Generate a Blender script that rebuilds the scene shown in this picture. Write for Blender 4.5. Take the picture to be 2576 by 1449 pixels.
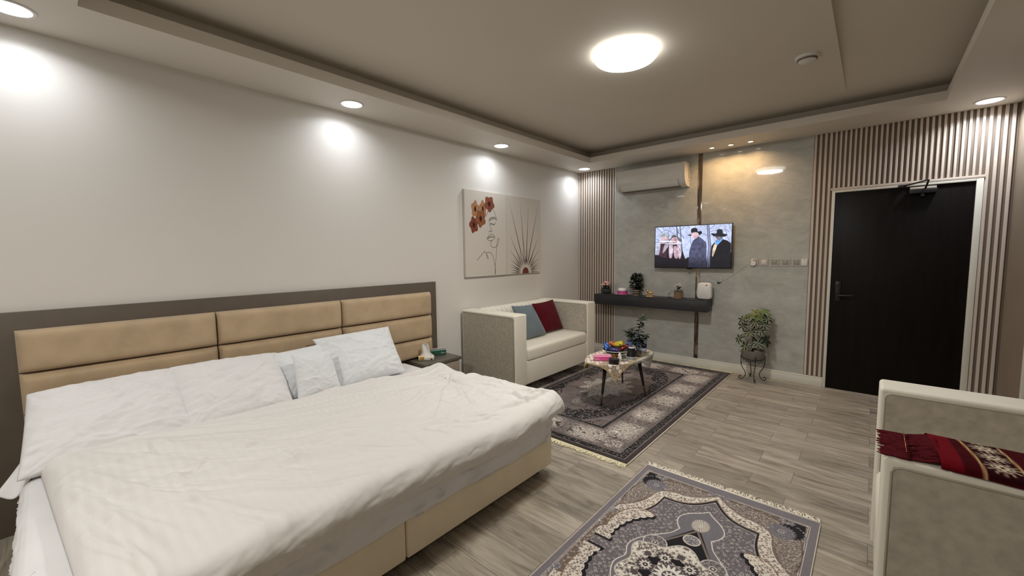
import bpy, bmesh, math, random
import numpy as np
from math import sin, cos, pi, radians, sqrt, atan2, hypot
from mathutils import Vector, Matrix, noise

# ------------------------------------------------------------------ scene, camera, world, exposure
for o in list(bpy.data.objects): bpy.data.objects.remove(o)
SC = bpy.context.scene
COL = SC.collection
FPX, YAW, PIT, ROL = 1026.51, radians(41.4305), radians(-4.7628), radians(-0.6591)
cam_d = bpy.data.cameras.new('camera'); cam = bpy.data.objects.new('camera', cam_d); COL.objects.link(cam)
cam_d.sensor_width = 36; cam_d.sensor_fit = 'HORIZONTAL'; cam_d.lens = FPX/2576*36; cam_d.clip_start = .02
fw = Vector((-sin(YAW)*cos(PIT), cos(YAW)*cos(PIT), sin(PIT))); r0 = Vector((cos(YAW), sin(YAW), 0)); u0 = r0.cross(fw)
rt = cos(ROL)*r0+sin(ROL)*u0; up = -sin(ROL)*r0+cos(ROL)*u0
m = Matrix((rt, up, -fw)).transposed().to_4x4(); m.translation = Vector((0, 0, 1.5)); cam.matrix_world = m
SC.camera = cam
SC.view_settings.view_transform = 'Standard'; SC.view_settings.look = 'None'
SC.view_settings.exposure = 0.0; SC.view_settings.gamma = 1; SC.view_settings.use_curve_mapping = False
W = bpy.data.worlds.new('world'); SC.world = W; W.use_nodes = True
W.node_tree.nodes['Background'].inputs[0].default_value = (1.0, .93, .82, 1)
W.node_tree.nodes['Background'].inputs[1].default_value = 0.0

XL, YB, XR, HS, ZR, ZC, YN = -3.482, 5.547, .887, 2.735, 2.81, 2.92, -2.6   # left wall, back wall, right wall, soffit, riser top, ceiling, near wall

def area_light(name, loc, size, power, color=(1, 1, 1), spread=180, rot=None):
    d = bpy.data.lights.new(name, 'AREA'); d.shape = 'DISK'; d.size = size; d.energy = power; d.color = color; d.spread = radians(spread)
    o = bpy.data.objects.new(name, d); o.location = loc; COL.objects.link(o)
    if rot: o.rotation_euler = rot
    return o
DL = [(-3.24, -1.85), (-3.24, -.04), (-3.25, 1.73), (-3.245, 3.52), (-3.24, 5.31), (.676, 5.31), (.66, 3.52)]
DLW, CLW, SPW = 2.9, 38.0, 2.3
for i, (x, y) in enumerate(DL):
    area_light('downlight_beam', (x, y, HS-.012), .13, DLW*{2: .9, 4: 1.3, 5: 2.8}.get(i, 1), (.88, .93, 1.0), 150)
SP = [(-1.496, 5.325), (-1.294, 5.33), (-1.092, 5.33)]
for x, y in SP: area_light('spot_beam', (x, y, HS-.012), .04, SPW, (1, .62, .30), 150)
CL = [(-1.385, 2.82), (-1.36, -1.0)]
for x, y in CL: area_light('ceiling_lamp_beam', (x, y, 2.848), .36, CLW, (1, .97, .915), 180)

# ------------------------------------------------------------------ helpers
def new_obj(name, me, parent=None):
    o = bpy.data.objects.new(name, me); COL.objects.link(o)
    if parent is not None: o.parent = parent
    return o
def tag(o, label, cat, group=None, kind=None):
    if label: o['label'] = label
    if cat: o['category'] = cat
    if group: o['group'] = group
    if kind: o['kind'] = kind
    return o
WL = {}
def thing(name, label, cat, loc=(0, 0, 0), rz=0, group=None):
    o = new_obj(name, None); o.location = loc; o.rotation_euler = (0, 0, rz); o.empty_display_size = .05
    WL[o] = Vector(loc) if rz == 0 else Vector((0, 0, 0))
    return tag(o, label, cat, group)
def off(parent): return WL.get(parent, Vector((0, 0, 0)))
def mesh(name, verts, faces, mat=None, parent=None, smooth=False, bev=0, seg=2):
    me = bpy.data.meshes.new(name); O = off(parent)
    me.from_pydata([(v[0]-O.x, v[1]-O.y, v[2]-O.z) for v in verts], [], faces)
    me.update()
    if mat: me.materials.append(mat)
    if smooth: me.polygons.foreach_set('use_smooth', [True]*len(me.polygons))
    o = new_obj(name, me, parent)
    if parent is not None: WL[o] = O
    return o
def bm_obj(name, bm, mat=None, parent=None, smooth=False):
    bmesh.ops.recalc_face_normals(bm, faces=bm.faces)
    O = off(parent)
    for v in bm.verts: v.co -= O
    me = bpy.data.meshes.new(name); bm.to_mesh(me); bm.free()
    if mat:
        for mm in (mat if isinstance(mat, (list, tuple)) else [mat]): me.materials.append(mm)
    if smooth: me.polygons.foreach_set('use_smooth', [True]*len(me.polygons))
    o = new_obj(name, me, parent)
    if parent is not None: WL[o] = O
    return o
def add_box(bm, lo, hi, bev=0, seg=2, M=None):
    c = [(lo[i]+hi[i])/2 for i in range(3)]; s = [abs(hi[i]-lo[i]) for i in range(3)]
    r = bmesh.ops.create_cube(bm, size=1, matrix=Matrix.Translation(c) @ Matrix.Diagonal((s[0], s[1], s[2], 1)))
    vs = r['verts']
    if bev > 0:
        es = list({e for v in vs for e in v.link_edges})
        rr = bmesh.ops.bevel(bm, geom=es, offset=min(bev, min(s)*.49), segments=seg, affect='EDGES', profile=.5)
        vs = list({v for f in rr['faces'] for v in f.verts} | {v for v in vs if v.is_valid})
    if M is not None:
        vs = [v for v in vs if v.is_valid]
        bmesh.ops.transform(bm, matrix=M, verts=vs)
    return vs
def box(name, lo, hi, mat, parent=None, bev=0, seg=2, M=None):
    bm = bmesh.new(); add_box(bm, lo, hi, bev, seg, M)
    o = bm_obj(name, bm, mat, parent, smooth=False)
    if bev > 0: shade(o)
    return o
def shade(o, ang=35):
    me = o.data; me.polygons.foreach_set('use_smooth', [True]*len(me.polygons))
    bm = bmesh.new(); bm.from_mesh(me)
    for e in bm.edges:
        if len(e.link_faces) == 2 and e.calc_face_angle(0) > radians(ang): e.smooth = False
    bm.to_mesh(me); bm.free(); return o
def add_lathe(bm, prof, c, n=32, cap=True, axis='z'):
    rings = []
    for r, z in prof:
        ring = []
        for i in range(n):
            a = 2*pi*i/n; p = (r*cos(a), r*sin(a), z)
            if axis == 'y': p = (p[0], z, p[1])
            if axis == 'x': p = (z, p[0], p[1])
            ring.append(bm.verts.new((c[0]+p[0], c[1]+p[1], c[2]+p[2])))
        rings.append(ring)
    for a, b in zip(rings, rings[1:]):
        for i in range(n): bm.faces.new((a[i], a[(i+1) % n], b[(i+1) % n], b[i]))
    if cap: bm.faces.new(rings[0][::-1]); bm.faces.new(rings[-1])
def lathe(name, prof, c, mat, parent=None, n=32, cap=True, axis='z', ang=40):
    bm = bmesh.new(); add_lathe(bm, prof, c, n, cap, axis); return shade(bm_obj(name, bm, mat, parent), ang)
def add_tube(bm, pts, r, n=8, closed=False):
    pts = [Vector(p) for p in pts]; N = len(pts); rings = []
    rr = r if isinstance(r, (list, tuple)) else [r]*N; prev = None
    for i, p in enumerate(pts):
        if closed: t = pts[(i+1) % N]-pts[i-1]
        else: t = pts[min(i+1, N-1)]-pts[max(i-1, 0)]
        if t.length < 1e-9: t = Vector((0, 0, 1))
        t.normalize()
        a = prev if prev is not None else (Vector((0, 0, 1)) if abs(t.z) < .9 else Vector((1, 0, 0)))
        a = (a-t*a.dot(t))
        if a.length < 1e-6: a = t.orthogonal()
        a.normalize(); prev = a; b = t.cross(a)
        rings.append([bm.verts.new(p+(a*cos(2*pi*k/n)+b*sin(2*pi*k/n))*rr[i]) for k in range(n)])
    R = list(zip(rings, rings[1:]))+([(rings[-1], rings[0])] if closed else [])
    for x, y in R:
        for k in range(n): bm.faces.new((x[k], x[(k+1) % n], y[(k+1) % n], y[k]))
    if not closed: bm.faces.new(rings[0][::-1]); bm.faces.new(rings[-1])
def tube(name, pts, r, mat, parent=None, n=8, closed=False):
    bm = bmesh.new(); add_tube(bm, pts, r, n, closed); o = bm_obj(name, bm, mat, parent, True); return o
def grid_faces(nx, ny, wrapx=False):
    f = []
    for j in range(ny-1):
        for i in range(nx-1): a = j*nx+i; f.append((a, a+1, a+nx+1, a+nx))
        if wrapx: a = j*nx+nx-1; f.append((a, j*nx, (j+1)*nx, a+nx))
    return f
def np_grid(name, P, mat, parent=None, colors=None, smooth=True, flip=False):
    # P: (ny,nx,3) array -> fast grid mesh, colors (ny,nx,3) sRGB 0..1 stored linear on points
    ny, nx = P.shape[:2]; O = off(parent)
    V = (P.reshape(-1, 3)-np.array(O)).astype(np.float32)
    idx = np.arange(nx*ny).reshape(ny, nx)
    q = np.stack([idx[:-1, :-1], idx[:-1, 1:], idx[1:, 1:], idx[1:, :-1]], -1).reshape(-1, 4)
    if flip: q = q[:, ::-1]
    me = bpy.data.meshes.new(name); me.vertices.add(len(V)); me.vertices.foreach_set('co', V.ravel())
    me.loops.add(q.size); me.loops.foreach_set('vertex_index', q.ravel().astype(np.int32))
    me.polygons.add(len(q)); me.polygons.foreach_set('loop_start', np.arange(0, q.size, 4, dtype=np.int32))
    if smooth: me.polygons.foreach_set('use_smooth', np.ones(len(q), bool))
    me.update(calc_edges=True); me.validate()
    if mat: me.materials.append(mat)
    if colors is not None: set_col(me, colors.reshape(-1, 3))
    o = new_obj(name, me, parent)
    if parent is not None: WL[o] = O
    return o
def set_col(me, c):
    c = np.clip(np.asarray(c, float), 0, 1); lin = np.where(c <= .04045, c/12.92, ((c+.055)/1.055)**2.4)
    a = me.attributes.new('Col', 'FLOAT_COLOR', 'POINT')
    a.data.foreach_set('color', np.concatenate([lin, np.ones((len(lin), 1))], 1).astype(np.float32).ravel())
def clone(o, parent=None):
    c = o.copy(); COL.objects.link(c)
    if parent is not None: c.parent = parent
    for ch in [x for x in bpy.data.objects if x.parent is o]: clone(ch, c)
    return c

# numpy value noise
def vnoise(X, Y, seed=0, scale=1.0):
    X = np.asarray(X, float)*scale+1000.5; Y = np.asarray(Y, float)*scale+1000.5
    xi = np.floor(X).astype(np.int64); yi = np.floor(Y).astype(np.int64); fx = X-xi; fy = Y-yi
    fx = fx*fx*fx*(fx*(fx*6-15)+10); fy = fy*fy*fy*(fy*(fy*6-15)+10)
    def h(a, b):
        n = (a*374761393+b*668265263+seed*1442695041) & 0xffffffff
        n = ((n ^ (n >> 13))*1274126177) & 0xffffffff
        return ((n ^ (n >> 16)) & 0xffff)/65535.0
    return (h(xi, yi)*(1-fx)+h(xi+1, yi)*fx)*(1-fy)+(h(xi, yi+1)*(1-fx)+h(xi+1, yi+1)*fx)*fy
def fbm(X, Y, seed=0, scale=1.0, oct=4):
    s = 0; a = 1; t = 0
    for k in range(oct): s = s+a*vnoise(X, Y, seed+k*17, scale*2**k); t += a; a *= .5
    return s/t
def sst(a, b, x):
    t = np.clip((x-a)/(b-a), 0, 1); return t*t*(3-2*t)

# ------------------------------------------------------------------ materials
def s2l(c): return tuple((x/12.92 if x <= .04045 else ((x+.055)/1.055)**2.4) for x in c)
def rgb(r, g, b): return s2l((r/255, g/255, b/255))
class NT:
    def __init__(s, name):
        s.m = bpy.data.materials.new(name); s.m.use_nodes = True; s.t = s.m.node_tree; s.b = s.t.nodes['Principled BSDF']
    def n(s, t, **k):
        x = s.t.nodes.new(t)
        for a, b in k.items():
            if a.startswith('i_'):
                key = a[2:]; x.inputs[int(key) if key.isdigit() else key.replace('_', ' ')].default_value = b
            else: setattr(x, a, b)
        return x
    def l(s, a, ao, b, bi): s.t.links.new(a.outputs[ao], b.inputs[bi])
def mat(name, col, rough=.5, metal=0, spec=.5, bump=0, bscale=200, var=0, vscale=5, sheen=0, coat=0, emis=None, estr=0, trans=0, alpha=1, ior=1.45, stretch=None):
    N = NT(name); b = N.b; b.inputs['Base Color'].default_value = (*col, 1); b.inputs['Roughness'].default_value = rough
    b.inputs['Metallic'].default_value = metal; b.inputs['Specular IOR Level'].default_value = spec; b.inputs['IOR'].default_value = ior
    b.inputs['Coat Weight'].default_value = coat; b.inputs['Coat Roughness'].default_value = .05
    b.inputs['Transmission Weight'].default_value = trans; b.inputs['Alpha'].default_value = alpha
    if sheen: b.inputs['Sheen Weight'].default_value = sheen; b.inputs['Sheen Roughness'].default_value = .4
    if emis: b.inputs['Emission Color'].default_value = (*emis, 1); b.inputs['Emission Strength'].default_value = estr
    tc = N.n('ShaderNodeTexCoord'); mp = N.n('ShaderNodeMapping')
    if stretch: mp.inputs['Scale'].default_value = stretch
    N.l(tc, 'Object', mp, 'Vector')
    if not var: var, vscale = .04, 3
    nz = N.n('ShaderNodeTexNoise', i_Scale=vscale, i_Detail=5.0); N.l(mp, 0, nz, 'Vector')
    mr = N.n('ShaderNodeMapRange'); mr.inputs['From Min'].default_value = .3; mr.inputs['From Max'].default_value = .7
    mr.inputs['To Min'].default_value = 1-var; mr.inputs['To Max'].default_value = 1+var; N.l(nz, 'Fac', mr, 'Value')
    mx = N.n('ShaderNodeVectorMath', operation='SCALE'); mx.inputs[0].default_value = col; N.l(mr, 0, mx, 'Scale'); N.l(mx, 0, b, 'Base Color')
    if bump:
        n2 = N.n('ShaderNodeTexNoise', i_Scale=bscale, i_Detail=4.0); N.l(mp, 0, n2, 'Vector')
        bp = N.n('ShaderNodeBump', i_Strength=bump, i_Distance=.002); N.l(n2, 'Fac', bp, 'Height'); N.l(bp, 0, b, 'Normal')
    return N.m
def attr_mat(name, rough=.9, bump=0, bscale=400, emit=0, sheen=0, spec=.3):
    N = NT(name); a = N.n('ShaderNodeAttribute', attribute_name='Col'); b = N.b
    b.inputs['Roughness'].default_value = rough; b.inputs['Specular IOR Level'].default_value = spec
    if emit:
        N.l(a, 'Color', b, 'Emission Color'); b.inputs['Emission Strength'].default_value = emit; b.inputs['Base Color'].default_value = (.01, .01, .01, 1)
    else: N.l(a, 'Color', b, 'Base Color')
    if sheen: b.inputs['Sheen Weight'].default_value = sheen
    if bump:
        tc = N.n('ShaderNodeTexCoord'); n2 = N.n('ShaderNodeTexNoise', i_Scale=bscale, i_Detail=3.0); N.l(tc, 'Object', n2, 'Vector')
        bp = N.n('ShaderNodeBump', i_Strength=bump, i_Distance=.002); N.l(n2, 'Fac', bp, 'Height'); N.l(bp, 0, b, 'Normal')
    return N.m

M_wall = mat('wall_paint', (.72, .69, .645), .42, spec=.35, bump=.12, bscale=160, var=.02, vscale=.8)
M_ceil = mat('ceiling_paint', (.66, .61, .53), .7, spec=.25, bump=.04, bscale=120, var=.015, vscale=1)
M_soff = mat('soffit_paint', (.70, .655, .585), .55, spec=.3, bump=.04, bscale=120, var=.015, vscale=1)
M_white = mat('white_trim_paint', (.70, .68, .60), .45, spec=.4)
M_slat = mat('slat_taupe', (.62, .53, .455), .5, spec=.35, var=.08, vscale=6, stretch=(1, 1, .15))
M_slatback = mat('slat_backing', (.165, .125, .095), .6, var=.06)
M_brown = mat('brown_cladding', (.25, .20, .15), .5, var=.05, vscale=4, bump=.05, bscale=300)
M_door = mat('black_door_veneer', (.006, .0045, .004), .42, spec=.16, var=.25, vscale=3, stretch=(6, 1, .6))
M_black = mat('black_metal', (.012, .012, .012), .4, spec=.5)
M_blackpl = mat('black_plastic', (.01, .01, .012), .3, spec=.5)
M_gold = mat('gold_metal', (.75, .45, .13), .22, metal=1)
M_bronze = mat('bronze_tip', (.14, .085, .05), .4, metal=.5)
M_gloss = mat('gloss_white_plastic', (.66, .64, .60), .12, spec=.5, coat=.3)
M_satinw = mat('satin_white_plastic', (.72, .71, .68), .35)
M_cable = mat('clear_cable', (.45, .43, .38), .4)
M_shelf = mat('charcoal_laminate', (.028, .028, .030), .45, var=.1, vscale=8)
M_hbframe = mat('taupe_laminate', (.115, .092, .070), .45, var=.05, vscale=10)
M_velvet = mat('tan_velvet', (.50, .375, .24), .85, spec=.15, sheen=.35, var=.10, vscale=7, bump=.05, bscale=500)
M_velvet2 = mat('cream_velvet', (.88, .78, .60), .85, spec=.15, sheen=.25, var=.05, vscale=6, bump=.05, bscale=500)
M_cotton = mat('white_cotton', (.80, .79, .79), .85, spec=.2, bump=.12, bscale=30, var=.015, vscale=6, sheen=.1)
M_cottonb = mat('cool_white_cotton', (.78, .80, .81), .85, spec=.2, bump=.15, bscale=35, var=.02, vscale=6, sheen=.1)
M_sheet = mat('grey_white_sheet', (.80, .79, .80), .8, spec=.2, bump=.15, bscale=25, var=.03, vscale=8, sheen=.1)
M_leather = mat('cream_leatherette', (.75, .71, .61), .5, spec=.35, bump=.05, bscale=220, var=.025, vscale=7)
M_suede = mat('mottled_cream_suede', (.44, .40, .33), .75, spec=.2, bump=.15, bscale=90, var=.13, vscale=30)
M_pipe = mat('cream_piping', (.42, .38, .30), .5)
M_suede_w = M_suede
M_blueg = mat('blue_grey_velvet', (.155, .19, .21), .9, spec=.1, sheen=.3, var=.05, vscale=12, bump=.1, bscale=600)
M_maroon = mat('maroon_velvet', (.085, .006, .012), .9, spec=.1, sheen=.08, var=.08, vscale=12, bump=.1, bscale=600)
M_night = mat('nightstand_top', (.12, .105, .085), .4, var=.05, vscale=8)
M_nightb = mat('nightstand_body', (.33, .28, .22), .5, var=.04, vscale=8)
M_paper = mat('tissue_paper', (.82, .80, .77), .8, var=.03, vscale=30)
def glass(name, col=(1, 1, 1), rough=.02, ior=1.45, alpha=None):
    N = NT(name); b = N.b; b.inputs['Base Color'].default_value = (*col, 1); b.inputs['Roughness'].default_value = rough
    b.inputs['Transmission Weight'].default_value = 1; b.inputs['IOR'].default_value = ior; return N.m
M_glass = glass('clear_glass', (.93, .96, .95))
M_blueplastic = glass('blue_water_bottle_plastic', (.50, .58, .88), .08, 1.2)

# duvet: satin stripe cotton (stripes run across the bed)
N = NT('striped_satin_cotton'); tc = N.n('ShaderNodeTexCoord'); wv = N.n('ShaderNodeTexWave', wave_type='BANDS', bands_direction='Y', i_Scale=8.0, i_Distortion=.25)
wv.inputs['Detail Scale'].default_value = .6; N.l(tc, 'Object', wv, 'Vector')
cr = N.n('ShaderNodeValToRGB'); cr.color_ramp.elements[0].position = .42; cr.color_ramp.elements[1].position = .58
cr.color_ramp.elements[0].color = (.752, .726, .696, 1); cr.color_ramp.elements[1].color = (.786, .760, .728, 1)
N.l(wv, 'Fac', cr, 0)
mk = N.n('ShaderNodeTexNoise', i_Scale=1.1, i_Detail=2.0); N.l(tc, 'Object', mk, 'Vector'); mkr = N.n('ShaderNodeMapRange'); mkr.inputs['From Min'].default_value = .42; mkr.inputs['From Max'].default_value = .62; mkr.inputs['To Min'].default_value = .0; mkr.inputs['To Max'].default_value = .65; N.l(mk, 'Fac', mkr, 0)
mmx = N.n('ShaderNodeMix', data_type='RGBA'); mmx.inputs[6].default_value = (.780, .754, .722, 1); N.l(mkr, 0, mmx, 0); N.l(cr, 0, mmx, 7); N.l(mmx, 2, N.b, 'Base Color')
mr = N.n('ShaderNodeMapRange'); mr.inputs['To Min'].default_value = .62; mr.inputs['To Max'].default_value = .72; N.l(wv, 'Fac', mr, 0); N.l(mr, 0, N.b, 'Roughness')
nz = N.n('ShaderNodeTexNoise', i_Scale=28.0, i_Detail=5.0, i_Distortion=.6); N.l(tc, 'Object', nz, 'Vector')
bp = N.n('ShaderNodeBump', i_Strength=.25, i_Distance=.004); N.l(nz, 'Fac', bp, 'Height'); N.l(bp, 0, N.b, 'Normal')
N.b.inputs['Sheen Weight'].default_value = .15; M_duvet = N.m

# marble
N = NT('grey_marble_panel'); tc = N.n('ShaderNodeTexCoord'); mp = N.n('ShaderNodeMapping'); mp.inputs['Rotation'].default_value = (0, radians(48), 0); mp.inputs['Scale'].default_value = (.8, 1, 1.5)
N.l(tc, 'Object', mp, 0)
n1 = N.n('ShaderNodeTexNoise', i_Scale=5.5, i_Detail=10.0, i_Distortion=.9); n1.inputs['Roughness'].default_value = .62; N.l(mp, 0, n1, 'Vector')
cr = N.n('ShaderNodeValToRGB'); e = cr.color_ramp.elements; e[0].position = .30; e[0].color = (.36, .365, .335, 1); e[1].position = .72; e[1].color = (.50, .50, .465, 1)
x = e.new(.5); x.color = (.435, .435, .40, 1); N.l(n1, 'Fac', cr, 0)
n2 = N.n('ShaderNodeTexNoise', i_Scale=1.9, i_Detail=6.0, i_Distortion=2.6); N.l(mp, 0, n2, 'Vector')
cr2 = N.n('ShaderNodeValToRGB'); e = cr2.color_ramp.elements; e[0].position = .485; e[0].color = (0, 0, 0, 1); e[1].position = .515; e[1].color = (0, 0, 0, 1); x = e.new(.5); x.color = (.16, .155, .14, 1)
N.l(n2, 'Fac', cr2, 0)
ad = N.n('ShaderNodeMix', data_type='RGBA', blend_type='ADD'); ad.inputs[0].default_value = .30; N.l(cr, 0, ad, 6); N.l(cr2, 0, ad, 7); N.l(ad, 2, N.b, 'Base Color')
N.b.inputs['Roughness'].default_value = .30; N.b.inputs['Coat Weight'].default_value = .75; N.b.inputs['Coat Roughness'].default_value = .035; N.b.inputs['Specular IOR Level'].default_value = .3
M_marble = N.m
M_mirror = mat('bronze_mirror_strip', (.30, .25, .21), .06, metal=.9, var=.3, vscale=9, stretch=(1, 1, .5))

# floor: wood-look porcelain planks .594 x .198, rows running along x
N = NT('wood_look_plank_tiles'); tc = N.n('ShaderNodeTexCoord'); mp = N.n('ShaderNodeMapping'); mp.inputs['Location'].default_value = (.925, -2.87+.198*20, 0); N.l(tc, 'Object', mp, 0)
br = N.n('ShaderNodeTexBrick', offset=.36, offset_frequency=2, squash=1, squash_frequency=2)
br.inputs['Scale'].default_value = 1; br.inputs['Brick Width'].default_value = .594; br.inputs['Row Height'].default_value = .198
br.inputs['Mortar Size'].default_value = .0016; br.inputs['Mortar Smooth'].default_value = .2; br.inputs['Bias'].default_value = 0
br.inputs['Color1'].default_value = (0, 0, 0, 1); br.inputs['Color2'].default_value = (1, 1, 1, 1); br.inputs['Mortar'].default_value = (.5, .5, .5, 1)
N.l(mp, 0, br, 'Vector')
sc = N.n('ShaderNodeVectorMath', operation='SCALE'); sc.inputs['Scale'].default_value = 37.0; N.l(br, 'Color', sc, 0)
ad = N.n('ShaderNodeVectorMath', operation='ADD'); N.l(tc, 'Object', ad, 0); N.l(sc, 0, ad, 1)
mg = N.n('ShaderNodeMapping'); mg.inputs['Scale'].default_value = (1.3, 9, 1); N.l(ad, 0, mg, 0)
g1 = N.n('ShaderNodeTexNoise', i_Scale=1.6, i_Detail=8.0, i_Distortion=1.1); g1.inputs['Roughness'].default_value = .6; N.l(mg, 0, g1, 'Vector')
mg2 = N.n('ShaderNodeMapping'); mg2.inputs['Scale'].default_value = (3, 60, 1); N.l(ad, 0, mg2, 0)
g2 = N.n('ShaderNodeTexNoise', i_Scale=2.0, i_Detail=5.0, i_Distortion=.5); N.l(mg2, 0, g2, 'Vector')
mg3 = N.n('ShaderNodeMapping'); mg3.inputs['Scale'].default_value = (2.2, 6.5, 1); N.l(ad, 0, mg3, 0)
g3 = N.n('ShaderNodeTexNoise', i_Scale=1.5, i_Detail=3.0, i_Distortion=1.6); N.l(mg3, 0, g3, 'Vector')
kn = N.n('ShaderNodeMapRange'); kn.inputs['From Min'].default_value = .60; kn.inputs['From Max'].default_value = .74; kn.inputs['To Max'].default_value = .5; N.l(g3, 'Fac', kn, 0)
m1 = N.n('ShaderNodeMath', operation='MULTIPLY_ADD'); m1.inputs[1].default_value = .68; N.l(g1, 'Fac', m1, 0)
m2 = N.n('ShaderNodeMath', operation='MULTIPLY'); m2.inputs[1].default_value = .32; N.l(g2, 'Fac', m2, 0); N.l(m2, 0, m1, 2)
cr = N.n('ShaderNodeValToRGB'); e = cr.color_ramp.elements; e[0].position = .32; e[0].color = (.17, .138, .105, 1); e[1].position = .66; e[1].color = (.46, .41, .335, 1); x = e.new(.49); x.color = (.33, .288, .228, 1)
N.l(m1, 0, cr, 0)
kd = N.n('ShaderNodeMix', data_type='RGBA', blend_type='MIX'); kd.inputs[7].default_value = (.10, .082, .062, 1); N.l(kn, 0, kd, 0); N.l(cr, 0, kd, 6)
tv = N.n('ShaderNodeMapRange'); tv.inputs['To Min'].default_value = .80; tv.inputs['To Max'].default_value = 1.16; N.l(br, 'Color', tv, 0)
vs = N.n('ShaderNodeVectorMath', operation='SCALE'); N.l(kd, 2, vs, 0); N.l(tv, 0, vs, 'Scale')
mo = N.n('ShaderNodeMix', data_type='RGBA'); mo.inputs[7].default_value = (.16, .14, .115, 1); N.l(br, 'Fac', mo, 0); N.l(vs, 0, mo, 6); N.l(mo, 2, N.b, 'Base Color')
rr = N.n('ShaderNodeMapRange'); rr.inputs['To Min'].default_value = .34; rr.inputs['To Max'].default_value = .5; N.l(g2, 'Fac', rr, 0); N.l(rr, 0, N.b, 'Roughness')
iv = N.n('ShaderNodeMath', operation='MULTIPLY'); iv.inputs[1].default_value = -1; N.l(br, 'Fac', iv, 0)
bp = N.n('ShaderNodeBump', i_Strength=.4, i_Distance=.002); N.l(iv, 0, bp, 'Height'); bp2 = N.n('ShaderNodeBump', i_Strength=.08, i_Distance=.002); N.l(g2, 'Fac', bp2, 'Height'); N.l(bp, 0, bp2, 'Normal'); N.l(bp2, 0, N.b, 'Normal')
M_floor = N.m

# ------------------------------------------------------------------ room shell
def struct(o): o['kind'] = 'structure'; return o
def quad(name, pts, mat, parent=None): return mesh(name, pts, [(0, 1, 2, 3)], mat, parent)
struct(box('floor', (XL-.15, YN-.15, -.12), (XR+.15, YB+.15, 0), M_floor))
struct(box('wall_left', (XL-.12, YN-.12, 0), (XL, YB+.12, 3.1), M_wall))
struct(box('wall_near', (XL, YN-.12, 0), (XR, YN, 3.1), M_wall))
# back wall has the door opening
bm = bmesh.new()
DX0, DX1, DZ = -.335, .700, 2.125
add_box(bm, (XL, YB+.012, 0), (DX0, YB+.13, 3.1)); add_box(bm, (DX1, YB+.012, 0), (XR+.12, YB+.13, 3.1)); add_box(bm, (DX0, YB+.012, DZ), (DX1, YB+.13, 3.1))
wb = struct(bm_obj('wall_back', bm, M_brown))
bm = bmesh.new(); add_box(bm, (XR, YN, 0), (XR+.12, YB+.12, 3.1)); struct(bm_obj('wall_right', bm, M_brown))
box('door_frame', (XR-.012, 4.69, 0), (XR-.001, 4.755, 2.12), M_white, None).name = 'trim_3'
struct(bpy.data.objects['trim_3'])

# ceiling with tray
bm = bmesh.new()
CX0, CX1, CY0, CY1 = -3.12, .53, -2.2, 5.25
SX = -.245   # step line
def add_quad(bm, pts): bm.faces.new([bm.verts.new(p) for p in pts])
add_box(bm, (CX0, CY0, ZC), (SX, CY1, ZC+.2)); vs_ = add_box(bm, (SX, CY0, 3.0), (CX1, 4.8, ZC+.2))
for v in vs_:
    if v.co.z < 3.05 and v.co.y > 4.7: v.co.z = ZC+.002
    elif v.co.z < 3.05: v.co.z = ZC+.19
add_box(bm, (SX, 4.8, ZC), (CX1, CY1, ZC+.2))
struct(bm_obj('ceiling', bm, M_ceil))
bm = bmesh.new()   # soffit ring with cove walls
TX0, TX1, TY0, TY1 = -2.979, .400, .183, 5.025
UY0, UY1 = -2.1, -.35   # second tray behind the camera, a beam between the two
for lo, hi in [((XL, YN, HS), (TX0, YB+.012, ZR)), ((TX1, YN, HS), (XR, YB+.012, ZR)), ((TX0, TY1, HS), (TX1, YB+.012, ZR)), ((TX0, UY1, HS), (TX1, TY0, ZC)), ((TX0, YN, HS), (TX1, UY0, ZC)),
               ((XL, YN, ZR), (CX0, YB+.012, 3.1)), ((CX1, YN, ZR), (XR, YB+.012, 3.1)), ((CX0, CY1, ZR), (CX1, YB+.012, 3.1)), ((CX0, YN, ZR), (CX1, CY0, 3.1))]:
    add_box(bm, lo, hi)
struct(bm_obj('trim_1', bm, M_soff))

# slatted cladding (children of the back wall)
PITCH = .0401
def slats(x0, x1, z0, z1, name, anchor=None):
    bm = bmesh.new(); n = int(round((x1-x0)/PITCH)); p = (x1-x0)/n
    for i in range(n):
        a = x0+i*p; add_box(bm, (a+.0035, YB-.006, z0), (a+p-.0175, YB+.0095, z1), .003, 1)
    o = bm_obj(name, bm, M_slat, wb); o['label'] = 'taupe vertical slats'
    b = box('slat_backing', (x0, YB+.0090, z0), (x1, YB+.0118, z1), M_slatback, wb)
slats(XL+.004, -2.868, .11, HS, 'slat_panel')
slats(-.526, -.352, .11, HS, 'slat_panel')
slats(-.352, .711, 2.155, HS, 'slat_panel')
slats(.711, XR-.002, .11, HS, 'slat_panel')
box('edge_strip', (-2.868, YB-.006, .115), (-2.855, YB+.0118, HS), M_satinw, wb, .002)
# glossy marble panels
def marble(x0, x1, amp):
    nx, nz = 80, 140; X, Z = np.meshgrid(np.linspace(x0, x1, nx), np.linspace(.10, HS, nz))
    Y = YB-.002+0*X
    if amp: Y = Y - amp*np.exp(-((X+.52)/.27)**2-((Z-2.02)/.30)**2)
    P = np.stack([X, Y, Z], -1); return np_grid('marble_panel', P, M_marble, wb)
marble(-2.855, -1.712, 0)
marble(-1.660, -.526, 0)
box('marble_core', (-2.855, YB+.0005, .1), (-.526, YB+.0118, HS), M_slatback, wb)
box('mirror_strip', (-1.712, YB-.006, .115), (-1.660, YB+.0115, HS-.002), M_mirror, wb, .002)

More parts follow.
